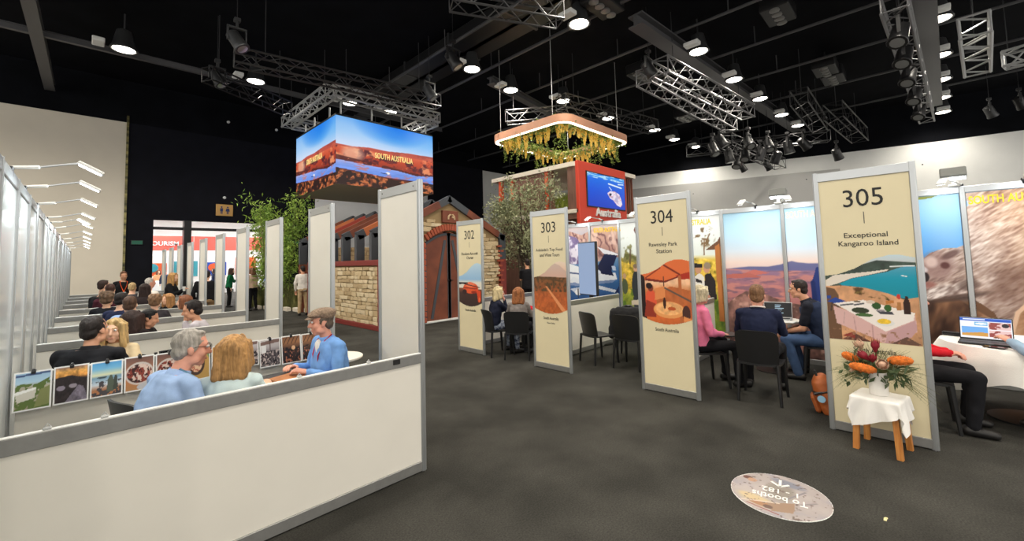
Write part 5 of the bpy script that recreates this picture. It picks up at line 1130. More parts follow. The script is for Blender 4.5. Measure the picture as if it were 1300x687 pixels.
# ------------------------------------------------------------------ TV on a stand in the 302 booth
t = thing('tv_on_stand', 'portrait TV on a black stand in front of the white jet mural', 'television', (7.25, 4.95, 0))
n_ = Vector((-.93, .37, 0)).normalized(); s_ = n_.cross(Vector((0, 0, 1))) * -1
c0 = at_y(4.9, 745, 341); c0 = Vector((c0.x, 4.9, c0.z)); M = Matrix((s_, n_ * -1, Vector((0, 0, 1)))).transposed().to_4x4(); M.translation = c0
t.location = (c0.x, c0.y, 0)
MB().bbox((-.31, .0, -.54), (.31, .06, .54), .008, M).build('case', BLACKP, t)
MB().box((-.295, -.003, -.52), (.295, .001, .52), M).build('screen', mat('tv_screen', (.02, .02, .02), .2, emit=hx(150, 172, 206), es=.9), t)
MB().bbox((-.05, .06, -c0.z + .03), (.05, .12, .2), .01, M).build('column', BLACKM, t)
MB().bbox((-.35, -.25, -c0.z), (.35, .35, -c0.z + .03), .012, M).build('base', BLACKM, t)

# ------------------------------------------------------------------ table 305: cloth, laptop, phone
TC = Vector((6.56, -.66, 0)); TR = .60
t = thing('round_table', 'round table under a white cloth beside sign 305', 'table', TC)
MB().lathe(TC, [(TR - .02, .71), (TR - .005, .72), (TR - .005, .738), (TR - .02, .742)], 36).build('table_top', DARKT, t, smooth=30); MB().lathe(TC, [(.035, .03), (.035, .71)], 12).build('column', BLACKM, t, smooth=True); MB().lathe(TC, [(.3, 0), (.3, .015), (.06, .04)], 24).build('base', BLACKM, t, smooth=30)
n = 96; vs = [tuple(TC + Vector((0, 0, .748)))]; f = []; prof = []
cr = random.Random(2)
rows = 12
for i in range(1, rows + 1):
    for k in range(n):
        a = 2 * math.pi * k / n
        if i <= 3: r_ = TR * (.4 + .2 * i) ; r_ = min(r_, TR + .004); z = .748
        else:
            q = (i - 3) / (rows - 3); sq = .17 * (abs(math.cos(2 * (a - .55))) ** 1.5); drop = (.28 + sq) * q; fold = math.sin(a * 9 + .7 * math.sin(a * 2)) * .5 + .5 * math.sin(a * 5 + 1.2)
            r_ = TR + .006 + .03 * min(1, q * 3) + .045 * q * fold + .05 * q; z = .748 - drop - .006
        vs.append((TC.x + r_ * math.cos(a), TC.y + r_ * math.sin(a), z))
for k in range(n): f.append((0, 1 + k, 1 + (k + 1) % n))
for i in range(rows - 1):
    for k in range(n): f.append((1 + i * n + k, 1 + (i + 1) * n + k, 1 + (i + 1) * n + (k + 1) % n, 1 + i * n + (k + 1) % n))
tag(MB().add(vs, f).build('tablecloth', CLOTH, smooth=60), 'white cloth draped over the round table beside sign 305', 'tablecloth')
def laptop(c, face, label, scr, L=.34, D=.24, open_=105, m=BLACKP):
    face = Vector((face[0], face[1], 0)).normalized(); s_ = Vector((-face.y, face.x, 0)); c = Vector(c)
    t = thing('laptop', label, 'laptop', c); M = Matrix((s_, face * -1, Vector((0, 0, 1)))).transposed().to_4x4(); M.translation = c
    MB().bbox((-L / 2, -D, 0), (L / 2, 0, .016), .004, M).build('base', m, t); MB().box((-L * .43, -D * .55, .0162), (L * .43, -D * .1, .0175), M).build('keyboard', BLACKM, t)
    M2 = M @ Matrix.Translation((0, 0, .016)) @ Matrix.Rotation(R(-(open_ - 90)), 4, 'X')
    MB().bbox((-L / 2, 0, 0), (L / 2, .008, D * .92), .003, M2).build('lid', m, t)
    q = M2 @ Vector((-L / 2 + .008, -.001, .012)); u_ = (M2.to_3x3() @ Vector((1, 0, 0))) * (L - .016); v_ = (M2.to_3x3() @ Vector((0, 0, 1))) * (D * .92 - .022)
    print_sheet('screen', scr, t, SCREEN2, q, u_, v_); return t
def cv_lap():
    c = Cv(90, 56, (236, 238, 244)); c.poly([(0, .84), (1, .84), (1, 1), (0, 1)], (40, 90, 190)); c.poly([(.06, .9), (.5, .9), (.5, .95), (.06, .95)], (220, 230, 250)); c.poly([(.03, .1), (.55, .1), (.55, .55), (.03, .55)], (110, 170, 230)); c.blend(c.pm([(.03, .1), (.55, .1), (.55, .28), (.4, .3), (.03, .22)]), (206, 150, 70)); c.poly([(.03, .62), (.27, .62), (.27, .8), (.03, .8)], (250, 250, 252)); c.poly([(.29, .62), (.55, .62), (.55, .8), (.29, .8)], (120, 180, 220)); c.ell(.42, .72, .12, .05, (236, 244, 250)); c.poly([(.57, .1), (.98, .1), (.98, .8), (.57, .8)], (226, 190, 186)); c.blend(c.pm([(.57, .1), (.98, .1), (.98, .8), (.57, .8)]) * (c.nz(8, 3, 5) > .54), (150, 70, 66)); c.ell(.88, .68, .07, .1, (40, 34, 40)); c.poly([(.57, .42), (.98, .42), (.98, .46), (.57, .46)], (240, 240, 244)); return c
def cv_code():
    c = Cv(70, 50, (14, 16, 20)); 
    for i, (a, b) in enumerate(((.4, .62), (.4, .58), (.4, .72), (.4, .66), (.4, .6), (.4, .70))): c.poly([(a, .8 - .11 * i), (b, .8 - .11 * i), (b, .84 - .11 * i), (a, .84 - .11 * i)], (180, 210, 226))
    return c
laptop((6.46, -.40, .755), (-1, .10), 'open laptop with a bright photo page on the white cloth', cv_lap(), .37, .25, 106)
t = thing('mobile_phone', 'black phone lying on the white cloth in front of the laptop', 'phone', (6.12, -.43, .752)); M = Matrix.Translation((6.12, -.43, .753)) @ Matrix.Rotation(1.2, 4, 'Z')
MB().bbox((-.075, -.037, 0), (.075, .037, .009), .004, M).build('case', BLACKP, t); MB().box((-.07, -.033, .009), (.07, .033, .0096), M).build('glass', mat('phone_glass', (.01, .01, .012), .08), t)
t = thing('glasses_case', 'dark spectacle case on the white cloth left of the laptop', 'case', (6.74, -.17, .752)); M = Matrix.Translation((6.74, -.17, .753)) @ Matrix.Rotation(1.3, 4, 'Z')
MB().bbox((-.08, -.03, 0), (.08, .03, .022), .008, M).build('lower_shell', BLACKP, t); MB().bbox((-.08, -.03, .023), (.08, .03, .04), .012, M).build('lid', BLACKP, t)
laptop((7.22, 1.60, .742), (-1, -.12), 'laptop with a black screen of white text before the navy-jumper man', cv_code(), .36, .25, 104, mat('silver_laptop', hx(190, 190, 190), .35, .4))
t = thing('sheet_of_paper', 'white paper at the table edge beside the black-screened laptop', 'paper', (6.95, 1.42, .742)); MB().bbox((6.83, 1.33, .742), (7.04, 1.52, .748), .001).build('page', WHITE, t)

# ------------------------------------------------------------------ stool, cloth, vase and flowers in front of sign 305
SC = Vector((4.87, .355, 0)); 
t = thing('wooden_stool', 'small pine stool under a white cloth in front of sign 305', 'stool', SC)
M = Matrix.Translation(SC) @ Matrix.Rotation(-.18, 4, 'Z')
MB().bbox((-.15, -.15, .42), (.15, .15, .45), .008, M).build('seat', WOOD, t)
for sx in (-1, 1):
    for sy in (-1, 1):
        a = M @ Vector((sx * .125, sy * .125, .42)); b = M @ Vector((sx * .145, sy * .145, 0)); e = Vector((0, .02, 0)); 
        MB().prism([M @ Vector((sx * .145 + p, sy * .145 + q, 0)) for p, q in ((-.02, -.02), (.02, -.02), (.02, .02), (-.02, .02))], a - b).build('leg', WOOD, t)
for sy in (-1, 1): MB().bbox((-.12, sy * .125 - .01, .36), (.12, sy * .125 + .01, .42), .004, M).build('apron', WOOD, t)
n = 40; vs = []; f = []
for i in range(n + 1):
    for k in range(n + 1):
        u_, v_ = (i / n - .5) * .66, (k / n - .5) * .66; x, y = u_ * .92 - v_ * .40, u_ * .40 + v_ * .92
        ex, ey = max(0, abs(x) - .155), max(0, abs(y) - .155); d = math.hypot(ex, ey); cx, cy = max(-.155, min(.155, x)), max(-.155, min(.155, y))
        ln = (Vector((ex * math.copysign(1, x), ey * math.copysign(1, y), 0))); ln = ln / d if d > 1e-6 else ln
        fo = .022 * math.sin(13 * math.atan2(y, x)) * min(1, d * 6)
        p = Vector((cx, cy, .456)) + ln * (min(d, .012) + d * .10 + fo * .8) - Vector((0, 0, max(0, d - .006) * .97)); vs.append(M @ p)
for i in range(n):
    for k in range(n): a = i * (n + 1) + k; f.append((a, a + 1, a + n + 2, a + n + 1))
tag(MB().add(vs, f).build('stool_cloth', CLOTH, smooth=60), 'white napkin cloth draped over the pine stool', 'cloth')
VZ = .458; vc = SC + Vector((.02, .0, VZ))
t = thing('flower_vase', 'white cylinder vase of proteas on the cloth-covered stool', 'vase', vc)
MB().lathe(vc, [(.06, 0), (.066, .01), (.068, .19), (.062, .195), (.058, .18), (.055, .03)], 24).build('vase', mat('white_ceramic', hx(236, 232, 226), .3), t, smooth=40)
top = vc + Vector((0, 0, .19)); VIEWR = Vector((.70, -.71, 0)); VF = Vector((-1, 0, 0)) 
ORF = mat('orange_banksia', hx(226, 120, 40), .8, var=.3, vscale=40, bump=.8, bscale=160); BLUSH = mat('blush_protea', hx(206, 166, 140), .7, var=.2, vscale=20, bump=.4, bscale=90); CRIM = mat('crimson_protea', hx(140, 26, 44), .6, var=.2, vscale=20); STEM = mat('green_stem', hx(84, 104, 52), .6)
def bloom(px, py, dx, name, m, r_, L, ax, nm):
    """px, py pixel of the bloom centre; dx distance in front of the sign panel"""
    p = at_x(dx, px, py); ax = Vector(ax).normalized(); b = thing(name, nm, 'flower', p); M = ax.to_track_quat('Z', 'Y').to_matrix()
    if name == 'banksia':
        MB().lathe(p, [(r_ * .45, -L * .55), (r_ * .9, -L * .35), (r_, 0), (r_ * .92, L * .3), (r_ * .55, L * .5), (.005, L * .56)], 16, M).build('flower_spike', m, b, smooth=True)
        mb = MB()
        for k in range(60): 
            a, z = k * 2.4, -L * .45 + L * .9 * k / 60; q = M @ Vector((math.cos(a), math.sin(a), 0)); rr2 = r_ * math.sqrt(max(.1, 1 - (z / (L * .6)) ** 2)); c = p + q * rr2 + M @ Vector((0, 0, z)); mb.tube([c, c + q * .008 + M @ Vector((0, 0, .006))], .0022, 4)
        o = mb.build('styles', m, b); o['kind'] = 'stuff'
    else:
        MB().ell(p, (r_ * .7, r_ * .7, L * .45), 12, M).build('flower_centre', m, b, smooth=True)
        for k in range(14):
            a = k * 2.4; q = M @ Vector((math.cos(a), math.sin(a), 0)); s_ = M @ Vector((-math.sin(a), math.cos(a), 0)); z0, z1 = -L * .45, L * (.35 + .3 * (k % 3) / 2); c = p + M @ Vector((0, 0, z0)) ; w_ = r_ * .38; tip = p + q * r_ * (.75 if k % 2 else .95) + M @ Vector((0, 0, z1)); md = p + q * r_ + M @ Vector((0, 0, 0))
            MB().add([c - s_ * w_ * .4, c + s_ * w_ * .4, md + s_ * w_, md - s_ * w_, tip, md * .5 + tip * .5 + q * .004], [(0, 1, 2, 3), (3, 2, 5), (3, 5, 4), (5, 2, 4)]).build('petal', m, b, smooth=True, fix=False)
    e = p - ax * L * .5; MB().tube([e, (e + top) / 2 + Vector((0, 0, .02)), top + Vector((0, 0, -.1))], .004, 6).build('stem', STEM, b, smooth=True)
bloom(1079, 453, 4.86, 'banksia', ORF, .034, .115, (-.3, .9, .45), 'orange banksia bloom with a red crest, far left of the vase')
bloom(1095, 467, 4.76, 'banksia', ORF, .036, .17, (.1, .95, .1), 'long orange banksia bloom with a pale tip lying low over the vase')
bloom(1143, 458, 4.84, 'banksia', ORF, .037, .15, (-.1, -.95, .12), 'orange banksia bloom pointing right over the vase')
bloom(1120, 463, 4.74, 'protea', BLUSH, .042, .09, (-.8, -.1, .35), 'pale blush protea facing out above the vase')
bloom(1091, 438, 4.92, 'protea', BLUSH, .036, .09, (0, .35, .9), 'dusky pink protea standing at the top left of the bunch')
bloom(1111, 440, 4.86, 'protea', CRIM, .028, .12, (0, -.05, 1), 'tall crimson protea at the top of the bunch')
bloom(1097, 452, 4.82, 'protea', CRIM, .030, .12, (-.1, .6, .5), 'crimson protea leaning left in the middle of the bunch')
bloom(1108, 455, 4.80, 'protea', CRIM, .026, .09, (-.3, -.1, .8), 'small crimson protea in the centre of the bunch')
bloom(1084, 470, 4.80, 'protea', BLUSH, .022, .06, (0, .9, .1), 'pale bud at the lower left of the bunch')
t2 = thing('wispy_grasses', 'wispy green grasses spraying out of the white vase', 'foliage', top); g = np.random.default_rng(4); mb = MB()
for i in range(420):
    a = g.uniform(-1, 1); a = math.copysign(abs(a) ** .6, a); L = g.uniform(.22, .40); el = g.uniform(-.1, 1.0); fx = -.12 * g.uniform(0, 1)
    o_ = Vector((fx, -a * math.cos(el), math.sin(el))) * L; dr = L * g.uniform(.15, .75) * abs(a)
    pts = [top + Vector((0, 0, -.05))] + [top + o_ * f + Vector((0, 0, -dr * f * f)) for f in (.3, .6, .85, 1.0)]
    for q in pts: q.x = min(q.x, 5.085)
    mb.tube(pts, [.0014, .0013, .0012, .001, .0006], 3, False)
    for f in (.55, .7, .85):
        c_ = top + o_ * f + Vector((0, 0, -dr * f * f)); c_.x = min(c_.x, 5.08); e_ = c_ + Vector((g.uniform(-.01, .01), g.uniform(-.03, .03), g.uniform(-.05, .01))); e_.x = min(e_.x, 5.085); mb.tube([c_, e_], [.0009, .0005], 3, False)
o = mb.build('blades', mat('olive_grass', hx(110, 112, 64), .7), t2, fix=False); o['kind'] = 'stuff'
leaf_cloud([tuple(top + Vector((-.05, .05 * k, -.02 + .03 * (k % 2)))) for k in range(-3, 4)], 90, (.04, .05, .05), .10, 'leaves', mat('protea_leaves', hx(66, 84, 48), .5), t2, .35, .2, 3)

# ------------------------------------------------------------------ backpack behind sign 305
bc = Vector((5.62, .84, 0)); bt_ = thing('backpack', 'tan and black backpack leaning on the carpet left of sign 305', 'bag', bc)
OR_ = mat('tan_backpack', hx(168, 88, 38), .6, var=.15, vscale=10, bump=.2, bscale=80); M = Matrix.Translation(bc + Vector((0, 0, .19))) @ Matrix.Rotation(-.3, 4, 'X') @ Matrix.Rotation(.2 + math.pi, 4, 'Z')
mb = MB(); mb.loft([(M @ Vector((0, 0, z)), M.to_3x3() @ Vector((1, 0, 0)), M.to_3x3() @ Vector((0, 1, 0)), a, b) for z, a, b in ((-.2, .12, .08), (-.18, .15, .10), (0, .155, .11), (.14, .14, .09), (.2, .09, .05))], 18, 3)
me = remeshed(mb, .012, 3, 'pack', .012, .06); me.transform(Matrix.Translation(-bc)); link('pack_body', me, OR_, bt_, True)
MB().bbox((-.11, -.15, -.16), (.11, -.10, .02), .02, M).build('front_pocket', OR_, bt_); MB().bbox((-.155, -.112, .03), (.155, .112, .055), .01, M).build('zip_band', BLACKP, bt_)
MB().tube([M @ Vector(p) for p in ((-.05, -.02, .18), (-.05, -.02, .24), (.05, -.02, .24), (.05, -.02, .18))], .011, 6).build('handle', BLACKP, bt_, smooth=True)
for s_ in (-1, 1): MB().tube([M @ Vector(p) for p in ((s_ * .08, .08, .17), (s_ * .1, .16, .08), (s_ * .1, .16, -.08), (s_ * .08, .09, -.17))], .016, 6).build('strap', BLACKP, bt_, smooth=True)
tgc = at_x(5.45, 1043, 507); MB().lathe(tgc, [(.036, -.003), (.036, .003)], 20, Matrix.Rotation(-math.pi / 2, 3, 'Y')).build('round_tag', mat('pale_blue_tag', hx(150, 196, 226), .5), bt_); MB().tube([tgc + Vector((0, 0, .035)), tgc + Vector((.06, 0, .10))], .004, 5).build('tag_loop', BLACKP, bt_)

# ------------------------------------------------------------------ floor sticker, scrap
KC = Vector((3.485, .835, .004)); KR = .305
c = Cv(110, 110, (168, 158, 156)); c.tex(.10, 4, 3); c.blend(np.clip((c.nz(5, 4, 8) - .52) * 5, 0, .7), (150, 146, 154)); c.blend(c.em(.70, .74, .22, .10, -25, .5) * .9, (186, 170, 140)); c.ell(.74, .70, .16, .06, (196, 176, 140), -20, .3); c.ell(.66, .80, .13, .05, (160, 120, 90), -10, .3); c.blend(c.pm([(.35, .62), (.62, .74), (.56, .90), (.36, .84)]), (150, 124, 104)); c.ell(.6, .83, .05, .04, (104, 80, 70)); c.line((.5, .70), (.86, .80), .010, (206, 190, 176)); c.line((.5, .94), (.8, .84), .008, (140, 70, 66)); c.ell(.5, .42, .15, .22, (140, 132, 124), 0, .4); c.ell(.84, .24, .055, .045, (96, 62, 52)); c.ell(.79, .28, .05, .05, (176, 140, 116)); c.blend(c.em(.42, .18, .18, .07, -20, .5) * .8, (120, 124, 140)); c.blend((c.nz(30, 2, 6) > .76) * 1.0, (110, 96, 90)); c.line((.25, .3), (.42, .55), .012, (130, 124, 128)); c.line((.15, .5), (.3, .62), .012, (136, 128, 130))
ku = Vector((-.18, .98, 0)).normalized(); kv = Vector((-ku.y, ku.x, 0)) * 1.0
t = thing('floor_sticker', 'round pale floor sticker on the carpet pointing to the booths', 'sticker', KC)
MB().lathe(Vector((KC.x, KC.y, 0)), [(KR, .0005), (KR, .0035)], 48).build('vinyl_disc', WHITE, t)
print_sheet('photo_print', c, t, PRINT, KC - ku * KR - kv * KR, ku * 2 * KR, kv * 2 * KR, (np.hypot(c.x - .5, c.y - .5) < .492).astype(int))
lettering('sticker_text', 'To booths', t, WHITE, KC + kv * .055 + Vector((0, 0, .001)), ku, kv, width=.33, height=.075, extr=.0005, bold=.01)
lettering('sticker_text', '1 - 182', t, WHITE, KC - kv * .045 + Vector((0, 0, .001)), ku, kv, width=.22, height=.065, extr=.0005, bold=.01)
ar = MB(); z1 = Vector((0, 0, .001)); tip = KC - kv * .12 + z1
def bar2(p, q, w_):
    e = (q - p).normalized(); m_ = Vector((-e.y, e.x, 0)) * w_; ar.prism([p - m_, q - m_, q + m_, p + m_], (0, 0, .001))
bar2(tip, tip - kv * .11, .009); bar2(tip, tip - kv * .055 + ku * .055, .009); bar2(tip, tip - kv * .055 - ku * .055, .009)
ar.build('arrow', WHITE, t)
p = at_z(0, 1124, 660); tag(MB().bbox(p + Vector((-.02, -.008, .001)), p + Vector((.02, .008, .005)), .002).bbox(p + Vector((.005, -.012, .003)), p + Vector((.022, .002, .008)), .002).build('paper_scrap', mat('cream_scrap', hx(230, 214, 160), .7)), 'tiny cream paper scrap on the carpet right of the floor sticker', 'scrap')
# ------------------------------------------------------------------ people
def at_d(dep, px, py): return Vector((0, 0, EYE)) + (_fw + _r * ((px - 650) / FPX) + _u * ((CYPX - py) / FPX)) * dep
_MC = {}
def cmat(kind, rgb, **k):
    key = (kind, rgb)
    if key not in _MC:
        if kind == 'skin': _MC[key] = mat('skin', hx(*rgb), .5, var=.06, vscale=14, spec=.35)
        elif kind == 'hair': _MC[key] = mat('hair', hx(*rgb), .55, col2=tuple(c * .45 for c in hx(*rgb)), vscale=26, stretch=(1.6, 1.6, .22), bump=.5, bscale=60, spec=.3)
        elif kind == 'cloth': _MC[key] = mat('fabric', hx(*rgb), .85, var=.08, vscale=12, bump=.12, bscale=220, spec=.2)
        elif kind == 'floral': _MC[key] = mat('floral_fabric', hx(*rgb), .85, col2=hx(190, 200, 216), vscale=22, spec=.2)
        elif kind == 'shoe': _MC[key] = mat('shoe_leather', hx(*rgb), .5)
    return _MC[key]
EYEM = mat('eye_white', (.75, .74, .72), .25); IRIS = mat('iris', (.03, .022, .018), .2); LIPM = mat('lips', hx(176, 104, 96), .5)
SK = (224, 178, 150); SKT = (206, 152, 122); SKR = (222, 160, 138)
def person(label, head, face, hface=None, pose='sit', lean=.1, shirt=(30, 30, 34), sleeve='long', trou=(28, 28, 32), skin=SK, hair=(70, 50, 38), style='short', hands='lap', hp=.0, lod=1, wide=1.0, belly=0.0, shoe=(24, 22, 22), floral=False, seat=True, seatlab=None, feet=.0, glasses=False, group=None, htilt=0.0, open_=0.1, hl=1.0, name='person'):
    head = Vector(head)
    if pose == 'sit' and -.39 < head.x < 2.0 and head.y > 3:      # keep the sitter and chair clear of the partitions
        fa = math.cos(R(face)); lo_, hi_ = (.40, 1.0) if fa > .5 else (.85, 1.40) if fa < -.5 else (.42, 1.35)
        dy = -.18 * math.sin(lean) / .3 * fa if fa > 0 else 0; ph = (head.y + dy * .7 - 3.06) % 1.82; tgt = min(max(ph, lo_), hi_); head = Vector((0, 0, EYE)) + (head - Vector((0, 0, EYE))) * (1 + (tgt - ph) / head.y)
    aw = Vector((head.x, head.y, 0)).normalized(); rt = Vector((aw.y, -aw.x, 0)); U = Vector((0, 0, 1))
    F = aw * math.cos(R(face)) + rt * math.sin(R(face)); Rv = Vector((F.y, -F.x, 0))
    hf = R(face if hface is None else hface); HF0 = aw * math.cos(hf) + rt * math.sin(hf); HR = Vector((HF0.y, -HF0.x, 0))
    HF = HF0 * math.cos(hp) - U * math.sin(hp); HU = HR.cross(HF); 
    if htilt: HU = (HU * math.cos(htilt) + HR * math.sin(htilt)).normalized(); HR = HF.cross(HU)
    T = U * math.cos(lean) + F * math.sin(lean); TF = F * math.cos(lean) - U * math.sin(lean)
    if pose == 'sit':
        pz = .545; s = (head.z - pz) / math.cos(lean) / .665; s = max(.84, min(1.12, s))
    else: s = head.z / 1.60; pz = .93 * s
    P = head - T * (.665 * s) - HF0 * .02; P.z = pz if pose != 'sit' else min(pz + .05, max(pz, P.z))
    nb = P + T * .50 * s; sw = .168 * s * wide; vox = (.0088, .0125, .02)[lod]; sm = (3, 2, 1)[lod]
    base = Vector((P.x, P.y, 0)); t = thing(name, label, 'person', base, group)
    SKM = cmat('skin', skin); HRM = cmat('hair', hair)
    def torso(mb, g, lo=-.10, hi=.50):
        rings = []
        for q, a, b, o in ((-.10, .135, .105, 0), (-.02, .168, .118, 0), (.07, .160, .112, .3), (.16, .152, .108, .8), (.28, .162, .114, .5), (.38, .168, .112, .1), (.45, .150, .092, 0), (.495, .105, .068, 0), (.525, .062, .056, 0)):
            if q < lo - .001 or q > hi + .001: continue
            rings.append((P + T * q * s + TF * (belly * o * .5), Rv, TF, a * s * wide + g, b * s + g + belly * o * .5))
        mb.loft(rings, 20, 2.3)
    sh = [nb - T * .055 * s + Rv * (k * sw) for k in (-1, 1)]
    hd = []
    for i, k in enumerate((-1, 1)):
        h = hands[i] if isinstance(hands, (tuple, list)) else hands
        if isinstance(h, Vector): hd.append(h); continue
        if h == 'lap': hd.append(P + F * .30 * s + Rv * k * .09 + U * .12)
        elif h == 'table': hd.append(P + F * .40 * s + Rv * k * .13 + U * .25)
        elif h == 'desk': hd.append(P + F * .34 * s + Rv * k * .15 + U * .23)
        elif h == 'side': hd.append(sh[i] - U * .52 * s + Rv * k * .05 + F * .05)
        elif h == 'chin': hd.append(head + HF * .10 - HU * .13)
        elif h == 'front': hd.append(nb + F * .28 * s - U * .20 * s + Rv * k * .04)
        elif h == 'knees': hd.append(P + F * .45 * s + Rv * k * .035 + U * .06)
    arms = []
    for i, k in enumerate((-1, 1)):
        A, H = sh[i], hd[i]; ua, fa = .285 * s, .265 * s; v = H - A; d = v.length
        if d > (ua + fa) * .985: H = A + v * ((ua + fa) * .985 / d); v = H - A; d = v.length
        x = (ua * ua - fa * fa + d * d) / (2 * d); hh = math.sqrt(max(0, ua * ua - x * x)); e = v / d; pole = Rv * k * .55 - U * .8 - F * .45; pole = pole - e * pole.dot(e); pole = pole.normalized() if pole.length > 1e-4 else Rv * k
        arms.append((A, A + e * x + pole * hh, H))
    legs = []
    for k in (-1, 1):
        hip = P + Rv * k * .085 * s * wide - U * .02
        if pose == 'sit':
            kn = hip + F * .43 * s + Rv * k * (.03 + open_ * .6) ; kn.z = .53; an = kn + F * (feet * .5 + .02); an.z = .085
            if feet < 0: an = kn + F * feet; an.z = .085
        else:
            kn = hip - U * (.43 * s) + F * .025 + Rv * k * .01; an = kn + F * (-.03); an.z = .085; an += Rv * k * .02
        legs.append((hip, kn, an))
    # --- body: one continuous skin
    b = MB(); torso(b, -.006)
    b.rc(nb - T * .03, head - HU * .055 - HF * .012, .058 * s, .052 * s, 12)
    for i, k in enumerate((-1, 1)):
        A, E, H = arms[i]; b.rc(nb - T * .04 * s + Rv * k * .08 * s, A, .05 * s, .05 * s); b.rc(A, E, .046 * s, .038 * s); b.rc(E, H, .039 * s, .027 * s)
        hip, kn, an = legs[i]; b.rc(hip, kn, .078 * s, .054 * s); b.rc(kn, an, .052 * s, .036 * s); b.rc(an - U * .03 - F * .03, an - U * .045 + F * .12 * s, .036, .03)
    hs = 1.0 * (s ** .4) * hl
    def hp_(r_, f_, u_): return head + HR * (r_ * hs) + HF * (f_ * hs) + HU * (u_ * hs)
    HM = Matrix((HR, HF, HU)).transposed()
    def hell(c, r_, m=b, n=16): m.ell(hp_(*c), tuple(q * hs for q in r_), n, HM)
    hell((0, -.012, .035), (.074, .094, .088), n=20); hell((0, .022, -.045), (.058, .066, .068), n=18); hell((0, .055, -.098), (.030, .030, .022)); hell((0, .066, .028), (.056, .026, .026))
    for k in (-1, 1):
        hell((k * .036, .056, -.03), (.026, .028, .03)); hell((k * .076, -.008, -.012), (.011, .02, .032)); hell((k * .05, .015, -.075), (.018, .04, .025))
    b.rc(hp_(0, .084, .022), hp_(0, .108, -.028), .010 * hs, .0155 * hs, 10); hell((0, .090, -.030), (.021, .015, .011)); hell((0, .078, -.064), (.025, .014, .008)); hell((0, .075, -.077), (.022, .014, .008))
    if lod == 2 or sleeve == 'hide':
        for i in range(2): A, E, H = arms[i]; d = (H - E).normalized(); b.rc(H, H + d * .10, .034, .03, 10, U, .6); b.rc(H + d * .03, H + d * .06 + Rv * (-.04 if i else .04), .013, .011, 8)
    bm_ = remeshed(b, vox, sm, 'body')
    if lod < 2:
        h = MB()
        for i, k in enumerate((-1, 1)):
            A, E, H = arms[i]; d = (H - E).normalized(); n_ = -U - F * .2; n_ = n_ - d * n_.dot(d); n_ = n_.normalized() if n_.length > .05 else -F; sd = d.cross(n_) ; sd = sd if sd.dot(Rv) * k < 0 else -sd   # thumb side points inwards
            q = s ** .5; h.rc(H - d * .03, H + d * .02, .026 * q, .029 * q, 12, n_, .8); h.rc(H + d * .03 * q, H + d * .075 * q, .038 * q, .040 * q, 14, n_, .42)
            for o, L in ((.030, .9), (.011, 1.0), (-.010, .95), (-.029, .75)):
                a0 = H + d * .085 * q + sd * o * q; d1 = (d * .94 + n_ * .34).normalized(); d2 = (d * .62 + n_ * .78).normalized(); a1 = a0 + d1 * .040 * L * q; a2 = a1 + d2 * .024 * L * q; a3 = a2 + (d * .3 + n_ * .95).normalized() * .017 * L * q
                h.rc(a0 - d * .02, a1, .0095 * q, .0088 * q, 8); h.rc(a1, a2, .0088 * q, .008 * q, 8); h.rc(a2, a3, .008 * q, .007 * q, 8)
            c0 = H + d * .02 * q + sd * .028 * q; c1 = c0 + (d * .6 + sd * .7 + n_ * .25).normalized() * .042 * q; c2 = c1 + (d * .9 + sd * .2 + n_ * .35).normalized() * .03 * q
            h.rc(c0, c1, .0135 * q, .0105 * q, 8); h.rc(c1, c2, .0105 * q, .0085 * q, 8)
        hm = remeshed(h, .0042 if lod == 0 else .0058, 1, 'hands')
        bm = bmesh.new(); bm.from_mesh(bm_); bm.from_mesh(hm); bm.to_mesh(bm_); bm.free()
    def add(me, nm, m, par=t): me.transform(Matrix.Translation(-base)); return link(nm, me, m, par, True)
    body = add(bm_, 'body', SKM)
    # --- clothes
    c = MB(); torso(c, .012, -.10 if pose == 'stand' else -.06, .50)
    for i, k in enumerate((-1, 1)):
        A, E, H = arms[i]; c.rc(nb - T * .04 * s + Rv * k * .08 * s, A, .058 * s, .062 * s); 
        if sleeve == 'none': continue
        if sleeve == 'short': c.rc(A, A + (E - A) * .72, .060 * s, .058 * s)
        else: c.rc(A, E, .060 * s, .052 * s); W = H - (H - E).normalized() * .012; c.rc(E, W, .052 * s, .037 * s)
    cl = add(remeshed(c, (.010, .014, .022)[lod], sm + 1, 'shirt', (.022, .018, .01)[lod], .09), 'shirt', cmat('cloth', shirt))
    c = MB(); torso(c, .016, -.10, -.02 if pose == 'sit' else .05)
    c.ell(P, (.165 * s * wide, .125 * s, .10 * s), 16, Matrix((Rv, TF, T)).transposed())
    for hip, kn, an in legs: c.rc(hip, kn, .090 * s, .066 * s); c.rc(kn, an + U * .01, .066 * s, .054 * s)
    add(remeshed(c, (.012, .015, .022)[lod], sm + 1, 'trousers', .014, .1), 'trousers', cmat('floral' if floral else 'cloth', trou))
    for hip, kn, an in legs:
        c = MB().rc(an - U * .035 - F * .04, an - U * .048 + F * .13 * s, .046, .037, 12).rc(an - U * .03, an + U * .01, .042, .044, 10)
        for i, v in enumerate(c.v): c.v[i] = (v[0], v[1], max(v[2], .004))
        me = c.mesh('shoe'); add(me, 'shoe', cmat('shoe', shoe))
    if lod == 0:
        rg = [(nb - T * .03 * s, Rv, TF, .088 * s, .078 * s), (nb - T * .004 * s + TF * .004, Rv, TF, .076 * s, .070 * s), (nb + T * .026 * s + TF * .006, Rv, TF, .066 * s, .064 * s), (nb + T * .030 * s + TF * .006, Rv, TF, .060 * s, .058 * s)]
        add(MB().loft(rg, 18, 2).mesh('collar'), 'collar', cmat('cloth', tuple(min(255, int(q * 1.06)) for q in shirt)))
    # --- hair
    hm = MB(); H_ = lambda c_, r_, n=18: hell(c_, r_, hm, n)
